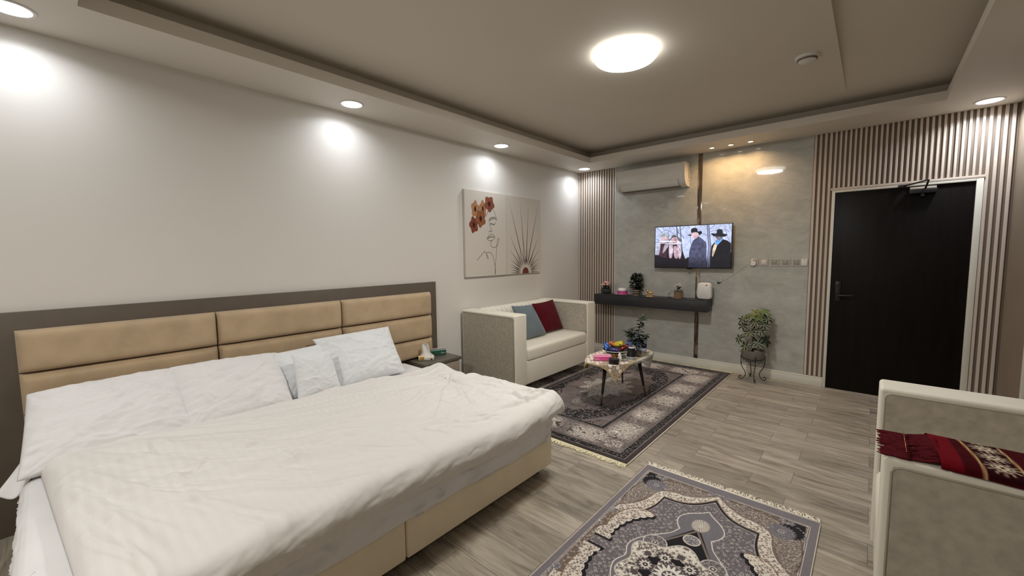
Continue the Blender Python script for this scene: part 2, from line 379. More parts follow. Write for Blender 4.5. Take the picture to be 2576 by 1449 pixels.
# skirting
bm = bmesh.new(); 
for (z0, z1, d) in [(0, .088, .016), (.088, .107, .011)]: add_box(bm, (XL, YB-.006-d, z0), (-.352, YB+.012, z1), .003, 2)
bb = shade(struct(bm_obj('baseboard_back', bm, M_white)))
struct(box('baseboard_right', (XR-.014, 4.76, 0), (XR, YB-.03, .10), M_white, None, .003))
struct(box('baseboard_left', (XL, 2.72, 0), (XL+.014, YB-.03, .10), M_white, None, .003))

# door
door = struct(thing('door_1', 'black flush door in a white frame with overhead closer', None, (.17, YB, 0)))
bm = bmesh.new()
add_box(bm, (-.352, YB-.014, 0), (-.326, YB+.05, 2.128), .003); add_box(bm, (.667, YB-.014, 0), (.711, YB+.05, 2.128), .003); add_box(bm, (-.326, YB-.014, 2.104), (.667, YB+.05, 2.128), .003)
shade(bm_obj('door_frame', bm, M_white, door))
box('frame_trim', (-.365, YB-.016, 2.128), (.718, YB+.012, 2.153), M_slat, door, .003)
box('door_leaf', (-.324, YB+.002, .006), (.665, YB+.045, 2.102), M_door, door, .002)
bm = bmesh.new(); add_box(bm, (.235, YB-.048, 2.028), (.425, YB+.001, 2.072), .008, 2); add_lathe(bm, [(.016, -.02), (.016, .006)], (.33, YB-.026, 2.02), 16)
dc = shade(bm_obj('door_closer', bm, M_black, door)); dc['label'] = 'black overhead door closer'
box('closer_plate', (.24, YB-.012, 2.072), (.42, YB+.001, 2.094), M_slat, dc, .002)
tube('closer_arm', [(.345, YB-.03, 2.075), (.352, YB-.10, 2.115), (.355, YB-.15, 2.135)], .008, M_black, dc)
tube('closer_arm', [(.355, YB-.15, 2.137), (.27, YB-.09, 2.12), (.19, YB-.018, 2.112)], .007, M_black, dc)
box('closer_bracket', (.155, YB-.03, 2.104), (.215, YB-.013, 2.122), M_black, dc, .002)
bm = bmesh.new(); add_box(bm, (-.285, YB-.010, .96), (-.235, YB+.003, 1.17), .004); add_tube(bm, [(-.262, YB-.005, 1.02), (-.262, YB-.05, 1.022), (-.24, YB-.056, 1.024), (-.13, YB-.056, 1.028)], .009); add_lathe(bm, [(.016, -.02), (.016, .004)], (-.262, YB, 1.125), 16, axis='y')
shade(bm_obj('door_handle', bm, M_blackpl, door))
# wall-mounted door frame on the right wall is trim_3

# ------------------------------------------------------------------ lamps in the ceiling
M_led = mat('lit_led_diffuser', (.9, .9, .9), .5, emis=(.93, .96, 1.0), estr=9)
M_ledw = mat('lit_warm_spot', (.9, .8, .6), .5, emis=(1, .78, .48), estr=9)
M_lamp = mat('lit_lamp_diffuser', (.9, .9, .9), .5, emis=(1, .98, .92), estr=10)
dl_lab = {0: 'recessed downlight in the left soffit behind the camera', 6: 'recessed downlight in the right soffit beyond the frame, far one',  1: 'white recessed downlight at the photo\'s top left corner', 2: 'white recessed downlight in the left soffit above the bed\'s middle', 3: 'white recessed downlight in the left soffit near the two canvases',
          4: 'white recessed downlight in the far corner above narrow slat panel', 5: 'bright recessed downlight above the slatted door wall'}
first = None
for i, (x, y) in enumerate(DL):
    lab = dl_lab[i]
    if first is None:
        first = t = thing('recessed_downlight', lab, 'downlight', (x, y, HS), 0, 'recessed downlights in the ceiling border')
        lathe('trim_ring', [(.094, -.003), (.094, .0), (.076, .0), (.078, -.005), (.090, -.006), (.094, -.003)], (x, y, HS), M_satinw, t, 40, cap=False)
        lathe('diffuser', [(.078, -.0035), (.078, -.0005)], (x, y, HS), M_led, t, 40)
    else:
        t = clone(first); t.location = (x, y, HS); t['label'] = lab
labs = ['small warm spotlight nearest the air conditioner', 'small warm spotlight, middle of the three', 'small warm spotlight nearest the door']
first = None
for (x, y), lab in zip(SP, labs):
    if first is None:
        first = t = thing('spotlight', lab, 'spotlight', (x, y, HS), 0, 'warm spotlights above the television wall')
        lathe('trim_ring', [(.040, -.003), (.040, .0), (.024, .0), (.025, -.005), (.037, -.006), (.040, -.003)], (x, y, HS), M_satinw, t, 32, cap=False)
        lathe('bulb', [(.026, -.0045), (.026, -.0005)], (x, y, HS), M_ledw, t, 24)
    else: t = clone(first); t.location = (x, y, HS); t['label'] = lab
first = None
for (x, y), lab in zip(CL, ['round lit ceiling lamp in the middle of the tray ceiling', 'round ceiling lamp behind the camera, seen only as a reflection']):
    if first is None:
        first = t = thing('ceiling_lamp', lab, 'ceiling lamp', (x, y, ZC))
        lathe('base', [(.205, -.022), (.205, 0)], (x, y, ZC), M_satinw, t, 64)
        lathe('diffuser', [(.001, -.066), (.10, -.066), (.118, -.064), (.121, -.058), (.126, -.058), (.13, -.064), (.17, -.062), (.203, -.052), (.218, -.036), (.218, -.026), (.208, -.022)], (x, y, ZC), M_lamp, t, 64)
        lathe('inner_ring', [(.119, -.0605), (.119, -.0575), (.128, -.0575), (.128, -.0605)], (x, y, ZC), M_satinw, t, 64, cap=False)
    else: t = clone(first); t.location = (x, y, ZC); t['label'] = lab
t = thing('smoke_detector', 'round white smoke detector on the tray ceiling', 'smoke detector', (-.427, 3.79, ZC))
lathe('base', [(.073, -.018), (.076, -.014), (.076, 0)], (-.427, 3.79, ZC), M_satinw, t, 40)
lathe('sensor_head', [(.001, -.040), (.045, -.040), (.056, -.034), (.060, -.019)], (-.427, 3.79, ZC), M_satinw, t, 40)
lathe('vent_grille', [(.0575, -.031), (.0615, -.030), (.0625, -.022), (.0585, -.022)], (-.427, 3.79, ZC), M_slatback, t, 40, cap=False)

# ------------------------------------------------------------------ bed
def smooth_grid(name, P, mat_, parent=None, **k): return np_grid(name, np.asarray(P, float), mat_, parent, **k)
bed = thing('bed', 'wide upholstered tan bed base under white bedding', 'bed', (-2.5, 1.03, 0))
BY0, BY1 = -.14, 2.20
for a, b in [(BY0, 1.028), (1.034, BY1)]:
    o = box('base_section', (-3.382, a, .055), (-1.593, b, .285), M_velvet2, bed, .012, 3)
for x in (-3.3, -1.68):
    for y in (-.06, .93, 1.10, 2.12):
        lathe('foot', [(.026, .0), (.034, .012), (.034, .056)], (x, y, 0), M_blackpl, bed, 20)
hb = thing('headboard', 'wide taupe headboard panel with padded tan velvet cushions', 'headboard', (XL, 1.2, 0))
box('back_panel', (XL+.001, -.62, .002), (XL+.032, 2.692, 1.218), M_hbframe, hb, .002)
ys = [(-.147, .748), (.752, 1.643), (1.647, 2.600)]; zs = [(.885, 1.118), (.650, .881), (.416, .646), (.19, .412)]
for (y0, y1) in ys:
    for (z0, z1) in zs:
        if y1 > 2.5 and z0 < .42: z0, y1 = (.462, 2.600) if z0 > .4 else (z0, 2.285)
        ny, nz = 60, 26; S, T = np.meshgrid(np.sin(np.linspace(-pi/2, pi/2, ny)), np.sin(np.linspace(-pi/2, pi/2, nz)))
        Y = (y0+y1)/2+S*(y1-y0)/2; Z = (z0+z1)/2+T*(z1-z0)/2
        ex = (1-np.abs(S)**26)*(1-np.abs(T)**8)
        X = XL+.034+.062*np.clip(ex, 0, 1)**.45+.006*fbm(Y, Z, 3, 5)*ex
        smooth_grid('cushion_panel', np.stack([X, Y, Z], -1), M_velvet, hb)

# white sheeted mattress: rounded shell with a wavy hem
def ring_shell(name, x0, x1, y0, y1, rad, levels, mat_, parent=None, n=220, wav=None):
    # levels: list of (z, outset); builds closed side shell + top
    per = []
    segs = [((x1-rad, y1-rad), 0), ((x0+rad*.4, y1-rad*.4), 90), ((x0+rad*.4, y0+rad*.4), 180), ((x1-rad, y0+rad), 270)]
    rads = [rad, rad*.4, rad*.4, rad]; pts = []
    for (c, a0), r in zip(segs, rads):
        for k in range(9): a = radians(a0+k*90/8); pts.append((c[0]+r*cos(a), c[1]+r*sin(a), cos(a), sin(a)))
    out = []; L = len(pts)
    for i in range(L):
        a, b = pts[i], pts[(i+1) % L]; d = hypot(b[0]-a[0], b[1]-a[1]); k = max(1, int(d/.012))
        for j in range(k): f = j/k; out.append([a[q]*(1-f)+b[q]*f for q in range(4)])
    out = np.array(out); nn = np.hypot(out[:, 2], out[:, 3]); out[:, 2:] /= nn[:, None]
    rows = []
    if wav:
        q0 = np.arange(len(levels)); q1 = np.linspace(0, len(levels)-1, 34); zz_ = np.interp(q1, q0, [l[0] for l in levels]); oo_ = np.interp(q1, q0, [l[1] for l in levels])
        wav = [list(np.interp(q1, q0, w)) for w in wav]; levels = list(zip(zz_, oo_))
    for li, (z, o) in enumerate(levels):
        arc = np.arange(len(out))*.012; w = fbm(arc, arc*0+li*.03, 5, 3.0)-.5
        zz = z+np.zeros(len(out)); oo = o+np.zeros(len(out))
        if wav: zz = zz+wav[0][li]*w*2; oo = oo+wav[1][li]*((fbm(arc+li*.012, arc*0+li*.05, 9, 5.0, 4)-.5)*1.6+.9*np.clip(1-np.abs(2*fbm(arc+.02*li, arc*0+li*.03, 19, 4.0, 3)-1)*6, 0, 1))
        rows.append(np.stack([out[:, 0]+out[:, 2]*oo, out[:, 1]+out[:, 3]*oo, zz], -1))
    c = rows[-1].mean(0)
    for s in (.97, .9, .6, .3, .02): r = c+(rows[-1 if s == .97 else -1]-c)*s; rows.append(r)
    # fix: shrink from the same outer ring
    base = rows[len(levels)-1]
    for q, s in enumerate((.97, .9, .6, .3, .02)): rows[len(levels)+q] = c+(base-c)*s; rows[len(levels)+q][:, 2] = base[:, 2].mean()+.004*q
    P = np.stack(rows, 0); P = np.concatenate([P, P[:, :1]], 1)
    return np_grid(name, P, mat_, parent)
mt = ring_shell('mattress', -3.335, -1.60, -.115, 2.185, .09,
    [(.262, .012), (.255, .030), (.30, .040), (.36, .046), (.40, .046), (.435, .040), (.455, .026), (.466, .010), (.470, -.01)], M_sheet, None,
    wav=([.014, .018, .008, .002, 0, 0, 0, 0, 0], [.004, .016, .018, .014, .010, .006, .002, 0, 0]))
tag(mt, 'mattress in a wrinkled white fitted sheet on the tan bed base', 'mattress')
o = tube('sheet_tie', [(-2.03, -.10, .470), (-2.00, -.125, .467), (-1.97, -.15, .455), (-1.93, -.20, .43)], .0025, M_sheet, mt); o['label'] = 'loose white tie string'

# duvet: one draped sheet of padded cotton with rolled foot edge
nu, nv = 340, 480
def duvet_mesh():
    y = np.linspace(0, 1, nv)[None, :]; s = np.linspace(0, 1, nu)[:, None]
    yl = -.035; yr = 2.262
    Y0 = yl+(yr-yl)*y+0*s
    xh = -2.93-.06*np.exp(-((Y0+.05)/.22)**2)+.05*sst(1.3, 2.2, Y0)+.06*np.exp(-((Y0-2.27)/.06)**2)
    xf = -1.585+.015*np.sin(Y0*5)
    # left edge drifts towards the foot
    xx = xh+(xf-xh)*np.clip(s/.86, 0, 1)
    yedge = -.095+(xx+3.0)*.075
    Yc = yedge+(Y0-yl)/(yr-yl)*(yr-yedge)
    # cross profile along s: top, round, face, lip
    drop = np.clip((s-.86)/.14, 0, 1)
    ang = drop*pi*1.12; R = .075-.018*sst(1.95, 2.2, Yc)
    top = .534-.006*sst(1.4, 2.0, Yc)
    Xo = np.where(s > .86, xf+R*1.05*np.sin(ang), xx); Zo = np.where(s > .86, top-R*(1-np.cos(ang))*1.06, top)
    # puffy undulation
    w = fbm(xx, Yc, 11, 1.7, 3)-.5; Zp = .042*w
    # long diagonal folds radiating over the cover
    def ridge(x0, y0, x1, y1, wid, amp):
        dx, dy = x1-x0, y1-y0; L2 = dx*dx+dy*dy
        t = np.clip(((xx-x0)*dx+(Yc-y0)*dy)/L2, 0, 1); d = ((xx-x0)*dy-(Yc-y0)*dx)/sqrt(L2)
        dd = np.hypot(xx-(x0+t*dx), Yc-(y0+t*dy)); sg = np.sign(d)
        amp = amp*1.5; wid = wid*.8; return amp*np.exp(-(dd/wid)**2)*np.sin(pi*t)**.5 - amp*.5*np.exp(-((dd-1.6*wid)/wid)**2)*(sg > 0)*np.sin(pi*t)
    R_ = random.Random(5)
    rid = [(-2.95, -.05, -1.75, .75, .045, .010), (-2.9, .02, -2.0, .95, .035, .009), (-2.95, .1, -2.35, 1.2, .03, .009), (-2.8, -.05, -1.7, .35, .04, .011), (-2.6, -.03, -1.62, .2, .03, .009),
           (-2.88, .6, -2.6, 1.5, .025, .008), (-2.75, .5, -2.35, 1.6, .03, .007), (-2.4, .4, -2.15, 1.35, .03, .009), (-2.2, .55, -2.0, 1.15, .025, .008), (-2.62, 1.2, -2.45, 2.1, .02, .009),
           (-2.55, 1.6, -2.5, 2.2, .018, .010), (-2.8, 1.5, -2.5, 2.1, .02, .009), (-2.7, 1.8, -2.35, 2.15, .02, .008), (-2.3, .1, -1.75, 1.2, .05, .012), (-1.72, 1.7, -1.62, 2.2, .025, .012), (-1.8, 2.05, -1.6, 2.0, .02, .012), (-2.0, 1.2, -1.65, 1.6, .02, .006)]
    for _ in range(46):
        x0 = R_.uniform(-2.9, -1.7); y0 = R_.uniform(-.02, 2.1); a = R_.gauss(1.15, .5); L = R_.uniform(.15, .55)
        rid.append((x0, y0, x0+L*cos(a), y0+L*sin(a), R_.uniform(.010, .026), R_.uniform(.0025, .006)))
    for r in rid: Zp = Zp+ridge(*r)
    def crease(x0, y0, x1, y1, wid, amp):   # tight pulled fold: steep on one side, soft on the other
        dx, dy = x1-x0, y1-y0; L2 = dx*dx+dy*dy; bx = xx+.03*(vnoise(xx, Yc, 71, 5)-.5); by = Yc+.03*(vnoise(xx, Yc, 72, 5)-.5)
        t = np.clip(((bx-x0)*dx+(by-y0)*dy)/L2, 0, 1); sd_ = ((bx-x0)*dy-(by-y0)*dx)/sqrt(L2)
        dd = np.hypot(bx-(x0+t*dx), by-(y0+t*dy)); w_ = np.where(sd_ > 0, wid, wid*3.2)
        return amp*np.exp(-dd/w_)*np.sin(pi*np.clip(t, .0, 1))**.6
    R3 = random.Random(77); fam = []
    for k in range(26):
        a = R3.uniform(.25, 1.25); x0 = R3.uniform(-2.95, -2.0); y0 = R3.uniform(-.05, .25); L = R3.uniform(.35, 1.1); fam.append((x0, y0, x0+L*cos(a), y0+L*sin(a), R3.uniform(.008, .015), R3.uniform(.006, .013)))
    for k in range(24):
        a = R3.uniform(-2.6, -.9) if k % 2 else R3.uniform(-.9, .5); r0_ = R3.uniform(.04, .2); L = R3.uniform(.25, .9); x0, y0 = -2.45+r0_*cos(a), 2.0+r0_*sin(a); fam.append((x0, y0, x0+L*cos(a)*.8, min(2.2, y0+L*sin(a)), R3.uniform(.007, .013), R3.uniform(.005, .011)))
    for k in range(22):
        x0 = R3.uniform(-2.8, -1.8); y0 = R3.uniform(.4, 1.7); a = R3.gauss(1.3, .35); L = R3.uniform(.2, .7); fam.append((x0, y0, x0+L*cos(a), y0+L*sin(a), R3.uniform(.007, .014), R3.uniform(.004, .010)))
    for k in range(14):
        y0 = R3.uniform(.0, 2.1); x0 = R3.uniform(-1.75, -1.66); a = R3.uniform(-.5, 1.1); L = R3.uniform(.12, .3); fam.append((x0-L*cos(a), y0-L*sin(a), x0+.09, y0+.05, R3.uniform(.008, .014), R3.uniform(.006, .012)))
    fam += [(-1.95, 1.95, -1.60, 2.16, .010, .014), (-2.1, 2.12, -1.62, 2.12, .010, .012), (-1.9, 2.2, -1.58, 2.05, .008, .012)]
    for r in fam: Zp = Zp+crease(*r)
    # crisp small creases
    wx = xx+.12*(fbm(xx, Yc, 21, 3)-.5); wy = Yc+.12*(fbm(xx, Yc, 22, 3)-.5)
    cre = 1-np.abs(2*fbm(wx*2.2+wy*.7, wy*1.1-wx*.4, 23, 2.6, 3)-1)*3; Zp = Zp+.005*np.clip(cre, 0, 1)**1.5+.006*(fbm(wx*1.5, wy, 61, 4, 3)-.5)
    # gathered knot near the far head side and stiff corner
    d = np.hypot(xx+2.42, Yc-2.0); a = np.arctan2(Yc-2.0, xx+2.42); Zp = Zp+.012*np.exp(-(d/.22)**2)*np.sin(a*9+d*8)
    Zp = Zp+.030*np.exp(-((xx+2.80)/.10)**2-((Yc-2.24)/.10)**2)+.020*np.exp(-((xx+1.60)/.12)**2-((Yc-2.2)/.10)**2)
    Zp = Zp-.016*np.exp(-((xx+2.47)/.05)**2-((Yc-2.25)/.07)**2)
    fade = np.where(s > .86, np.clip(1-drop*1.1, .0, 1), 1)
    # foot face: vertical puckers
    pk = (fbm(Yc, Yc*0, 31, 2.6, 3)-.5)*.035*np.sin(pi*drop)**1.0 + (fbm(Yc+.35*drop, drop*.6, 41, 8, 3)-.5)*.020*np.sin(pi*drop)
    bulge = .028*np.exp(-((Yc-2.17)/.14)**2)*np.sin(pi*np.clip(drop, 0, 1))
    X = Xo+np.where(s > .86, pk+bulge, 0); Z = Zo+Zp*fade
    # side edges roll down
    dl = (Yc-yedge); e = np.clip(1-dl/.055, 0, 1); Z = Z-(Z-.478)*(1-np.sqrt(np.clip(1-e**2.2, 0, 1)))*np.where(s > .86, .5*(1-drop), 1)
    dr = yr-Yc; e = np.clip(1-dr/.065, 0, 1); Z = Z-(.085)*(1-np.sqrt(np.clip(1-e**2.0, 0, 1)))*np.where(s > .86, 1-drop, 1)
    Yc = Yc + .022*(fbm(xx, xx*0, 51, 2.5)-.5)*sst(.2, 0, dr) - .05*np.sin(pi*drop)*0
    corner = sst(.10, 0, dr)*drop; X = X-.02*corner
    # head edge rolls down onto the sheet
    dh = s*1.5; e = np.clip(1-dh/.05, 0, 1); hz = np.where(Yc > 2.165, .452, .476); Z = Z-(Z-hz)*(1-np.sqrt(np.clip(1-e**2.2, 0, 1)))
    return np.stack([X, Yc, Z], -1)
DP = duvet_mesh()
dv = np_grid('duvet', DP, M_duvet)
sd = dv.modifiers.new('thickness', 'SOLIDIFY'); sd.thickness = .006; sd.offset = -1
tag(dv, 'rumpled white satin-striped duvet spread over the bed', 'duvet')

# pillows: bilinear patch between four corners, puffed both ways
def pillow(name, TL, TR, BR, BL, th, mat_, label, cat, group=None, seed=1, n=110, pinch=.05, wr=.012, sharp=.55, parent=None, sag=0):
    u = np.linspace(-1, 1, n)[None, :]; v = np.linspace(-1, 1, n)[:, None]
    C = [np.array(p, float) for p in (TL, TR, BR, BL)]
    uu = u*(1-pinch*(1-v**2)*0)+0*v; vv = v+0*u
    # concave sides between corners
    k = pinch; up_ = uu*(1-k*(1-np.abs(vv)**2.2)); vp = vv*(1-k*(1-np.abs(uu)**2.2))
    a = (up_+1)/2; b = (vp+1)/2
    P = (C[0]*((1-a)*(1-b))[..., None]+C[1]*(a*(1-b))[..., None]+C[2]*(a*b)[..., None]+C[3]*((1-a)*b)[..., None])
    nrm = np.cross(C[1]-C[0], C[3]-C[0]); nrm = nrm/np.linalg.norm(nrm)*-1
    h = ((1-np.abs(uu)**2.4)*(1-np.abs(vv)**2.4)).clip(0)**sharp
    wri = (fbm(uu*2+vv*.6, vv*3, seed, 2.0, 4)-.5)*2
    rad_ = np.zeros_like(h); R_ = random.Random(seed); wri = wri*.8
    bu = uu+.12*(vnoise(uu, vv, seed+1, 2)-.5); bv = vv+.12*(vnoise(uu, vv, seed+2, 2)-.5)
    for _ in range(15):
        x0, y0 = R_.uniform(-.95, .9), R_.uniform(-.9, .9); a_ = R_.gauss(.45, .5); L_ = R_.uniform(.3, 1.1); dx, dy = L_*cos(a_), L_*sin(a_); w0 = R_.uniform(.018, .045)
        t_ = np.clip(((bu-x0)*dx+(bv-y0)*dy)/(L_*L_), 0, 1); sd_ = ((bu-x0)*dy-(bv-y0)*dx)/L_; dd = np.hypot(bu-x0-t_*dx, bv-y0-t_*dy)
        wri = wri+R_.uniform(.5, 1.25)*np.exp(-dd/np.where(sd_ > 0, w0, w0*3))*np.sin(pi*t_)**.6
    for cu, cv in ((-1, -1), (1, -1), (1, 1), (-1, 1)):
        d = np.hypot(uu-cu, vv-cv); an = np.arctan2(vv-cv, uu-cu); rad_ += .5*np.sin(an*14+R_.uniform(0, 6)+3*d)*np.exp(-(d/.5)**2)*sst(0, .15, d)
    ed = sst(.55, .95, np.maximum(np.abs(uu), np.abs(vv)))*(1-sst(.93, 1, np.maximum(np.abs(uu), np.abs(vv))))
    t2 = np.where(np.abs(uu) > np.abs(vv), vv, uu); rip = ed*np.sin(t2*26+4*vnoise(uu, vv, seed+7, 2))*.35
    F = P+nrm*(h*th*.5+(h > .02)*(wri*wr+(rad_+rip)*wr*.6)*np.clip(h*2, 0, 1))[..., None]
    F[..., 2] -= sag*(1-uu**2)*(vv < 0)*(-vv)
    B = P-nrm*(h*th*.5)[..., None]; B[..., 2] -= sag*(1-uu**2)*(vv < 0)*(-vv)
    V = np.concatenate([F.reshape(-1, 3), B.reshape(-1, 3)]); f = grid_faces(n, n); nn = n*n
    fs = [q[::-1] for q in f]+[tuple(nn+i for i in q) for q in f]
    bdf = list(range(n))+[n*j+n-1 for j in range(1, n)]+[n*(n-1)+i for i in range(n-2, -1, -1)]+[n*j for j in range(n-2, 0, -1)]
    me_v = [tuple(p) for p in V]; remap = {}
    for i in bdf: remap[nn+i] = i
    fs = [tuple(remap.get(i, i) for i in q) for q in fs]
    o = mesh(name, me_v, fs, mat_, parent, True)
    bm = bmesh.new(); bm.from_mesh(o.data); bmesh.ops.delete(bm, geom=[v for v in bm.verts if not v.link_faces], context='VERTS'); bmesh.ops.recalc_face_normals(bm, faces=bm.faces); bm.to_mesh(o.data); bm.free()
    if parent is None: tag(o, label, cat, group)
    return o
PG = 'white pillows along the headboard'
p1 = pillow('pillow', (-3.31, -.125, .790), (-3.32, .485, .800), (-2.925, .50, .500), (-2.885, -.165, .488), .17, M_cotton, 'large white pillow at the left end of the bed, case flap hanging over the edge', 'pillow', PG, 3, wr=.012, pinch=.015, sharp=.42)
# flap of the pillow case that hangs over the mattress edge
nx_, ny_ = 18, 22; U, V = np.meshgrid(np.linspace(0, 1, nx_), np.linspace(0, 1, ny_))
A = np.array((-3.16, -.13, .53)); B = np.array((-2.92, -.12, .480)); C_ = np.array((-2.90, -.165, .415)); D = np.array((-2.97, -.225, .405))
P = (A*((1-U)*(1-V))[..., None]+B*(U*(1-V))[..., None]+C_*(U*V)[..., None]+D*((1-U)*V)[..., None]); P[..., 1] -= .02*np.sin(U*5+1)*V; P[..., 2] += .015*np.sin(U*9)*V
f2 = np_grid('case_flap', P, M_cotton, p1); f2.modifiers.new('t', 'SOLIDIFY').thickness = .003
pillow('pillow', (-3.30, .452, .808), (-3.31, 1.085, .785), (-2.925, 1.045, .500), (-2.915, .475, .495), .18, M_cotton, 'large white pillow, second from the left end of the bed', 'pillow', PG, 9, wr=.011, pinch=.02, sharp=.42)
pillow('pillow', (-3.27, 1.055, .790), (-3.29, 1.40, .800), (-3.02, 1.40, .50), (-2.985, 1.02, .50), .11, M_cottonb, 'white cushion mostly hidden behind the small square one', 'pillow', PG, 15, wr=.008, pinch=.03)
pillow('pillow', (-3.34, 1.355, .835), (-3.34, 2.045, .845), (-2.985, 1.975, .497), (-2.985, 1.40, .497), .16, M_cottonb, 'white pillow leaning upright nearest the nightstand', 'pillow', PG, 21, wr=.012, pinch=.04, sharp=.5)
pillow('pillow', (-3.09, 1.105, .800), (-3.07, 1.380, .790), (-2.905, 1.375, .512), (-2.925, 1.072, .510), .10, M_cottonb, 'small square white cushion standing in front of the others', 'pillow', PG, 33, wr=.006, pinch=.05, sharp=.5)

# ------------------------------------------------------------------ nightstand
ns = thing('nightstand', 'low nightstand with grey-brown top between the bed and loveseat', 'nightstand', (-3.3, 2.52, 0))
box('top', (XL+.034, 2.295, .425), (-3.135, 2.755, .456), M_night, ns, .003)
box('body', (XL+.036, 2.315, .04), (-3.155, 2.735, .425), M_nightb, ns, .003)
for z0, z1 in ((.06, .235), (.245, .418)):
    d_ = box('drawer_front', (-3.155, 2.322, z0), (-3.140, 2.728, z1), M_nightb, ns, .003)
    box('drawer_handle', (-3.140, 2.45, (z0+z1)/2-.006), (-3.125, 2.60, (z0+z1)/2+.006), M_black, d_, .003)
for x in (-3.42, -3.19):
    for y in (2.34, 2.71): box('foot', (x-.018, y-.018, 0), (x+.018, y+.018, .04), M_black, ns, .003)

def text(name, s, size, loc, rot, mat_, parent, ext=.0004, align='CENTER'):
    c = bpy.data.curves.new(name, 'FONT'); c.body = s; c.size = size; c.extrude = ext; c.align_x = align; c.align_y = 'CENTER'; c.materials.append(mat_)
    o = bpy.data.objects.new(name, c); COL.objects.link(o); o.parent = parent
    O = off(parent); bpy.context.view_layer.update()
    me = bpy.data.meshes.new_from_object(o.evaluated_get(bpy.context.evaluated_depsgraph_get())); bpy.data.objects.remove(o)
    if not me.materials: me.materials.append(mat_)
    o = new_obj(name, me, parent); o.location = Vector(loc)-O; o.rotation_euler = rot; return o
def soft_pack(t, name, L, Dp, H, mat_, n=22):
    # pillow-like wrapped tissue pack in local coords, long axis x, front -y
    u, v = np.meshgrid(np.linspace(0, 2*pi, 41)[:-1], np.linspace(-1, 1, n))
    k = np.clip(1-np.abs(v)**9, 0, 1)**.35
    cx = np.sign(np.cos(u))*np.abs(np.cos(u))**.35; cz = np.sign(np.sin(u))*np.abs(np.sin(u))**.35
    X = v*L/2; Y = cx*Dp/2*(.35+.65*k); Z = H/2+cz*H/2*(.55+.45*k)*(1+.03*np.sin(v*9+u))
    P = np.stack([X, Y, Z], -1); V = [tuple(p) for p in P.reshape(-1, 3)]; f = grid_faces(40, n, True)
    f.append(tuple(range(40))[::-1]); f.append(tuple((n-1)*40+i for i in range(40)))
    o = mesh(name, V, f, mat_, t, True); shade(o, 50); return o
M_green = mat('green_wrapper', (.025, .10, .065), .3, spec=.5, coat=.2, var=.15, vscale=30)
M_greenl = mat('pale_green_wrapper', (.22, .42, .33), .35, var=.1, vscale=40)
M_pink = mat('pink_wrapper', (.72, .10, .30), .35, coat=.2, var=.12, vscale=30)
M_pinkl = mat('pale_pink_wrapper', (.80, .45, .55), .4)
M_lett = mat('pale_lettering', (.75, .74, .68), .5)
def tissue_box(label, loc, rz, L, Dp, H, mf, ml, txt):
    t = thing('tissue_pack', label, 'tissue pack', (0, 0, 0), 0); t.location = loc; t.rotation_euler = (0, 0, rz)
    soft_pack(t, 'wrapper', L, Dp, H, ml)
    bm = bmesh.new(); add_box(bm, (-L/2+.006, -Dp/2-.0012, H*.12), (L/2-.006, -Dp/2+.004, H*.86), .001, 1); bm_obj('printed_front', bm, mf, t)
    bm = bmesh.new(); add_box(bm, (-L/2+.012, -Dp/2+.006, H-.004), (L/2-.02, -.012, H+.0008), .001, 1); bm_obj('printed_top', bm, mf, t)
    bm = bmesh.new(); add_box(bm, (-L/2+.02, -.006, H-.004), (L/2-.02, Dp/2-.012, H+.0008), .001, 1); bm_obj('opening_strip', bm, M_pinkl, t)
    return t
t = tissue_box('green and pink tissue pack at the back of the nightstand', (-3.385, 2.632, .456), radians(65), .19, .085, .062, M_green, M_greenl, 'Sense')
text('lettering', 'Sense', .019, (.055, -.0442, .026), (pi/2, 0, 0), M_lett, t)
t = thing('tissue_pack', 'opened white tissue pack with a tall tissue sticking up on the nightstand', 'tissue pack'); t.location = (-3.30, 2.435, .456); t.rotation_euler = (0, 0, radians(48))
M_cream = mat('cream_wrapper', (.72, .68, .58), .4, var=.12, vscale=50)
bm = bmesh.new(); add_box(bm, (-.075, -.048, 0), (.075, .048, .040), .012, 3); shade(bm_obj('wrapper', bm, M_cream, t))
for s_, (a, b) in enumerate([((-.079, -.03), (-.06, .03)), ((-.06, -.050), (-.02, -.046))]):
    bm = bmesh.new(); add_box(bm, (a[0], a[1], .012), (b[0], b[1], .046), .003, 1); bm_obj('gold_print', bm, M_gold, t)
bm = bmesh.new(); add_box(bm, (.045, -.0495, .010), (.062, -.047, .022)); bm_obj('barcode', bm, M_black, t)
U, V = np.meshgrid(np.linspace(-1, 1, 24), np.linspace(0, 1, 26)); wd = .040*(1-.15*V)*np.sqrt(np.clip(1-(np.clip(V-.72, 0, 1)/.28)**2, 0, 1))*(1+.7*np.exp(-(V/.18)**2))
P = np.stack([U*wd-.012*V, .016*np.sin(U*3.2+V*1.5)+.01*U*U*2, .034+V*.135], -1)
o = np_grid('tissue', P, M_paper, t); o.modifiers.new('t', 'SOLIDIFY').thickness = .0025

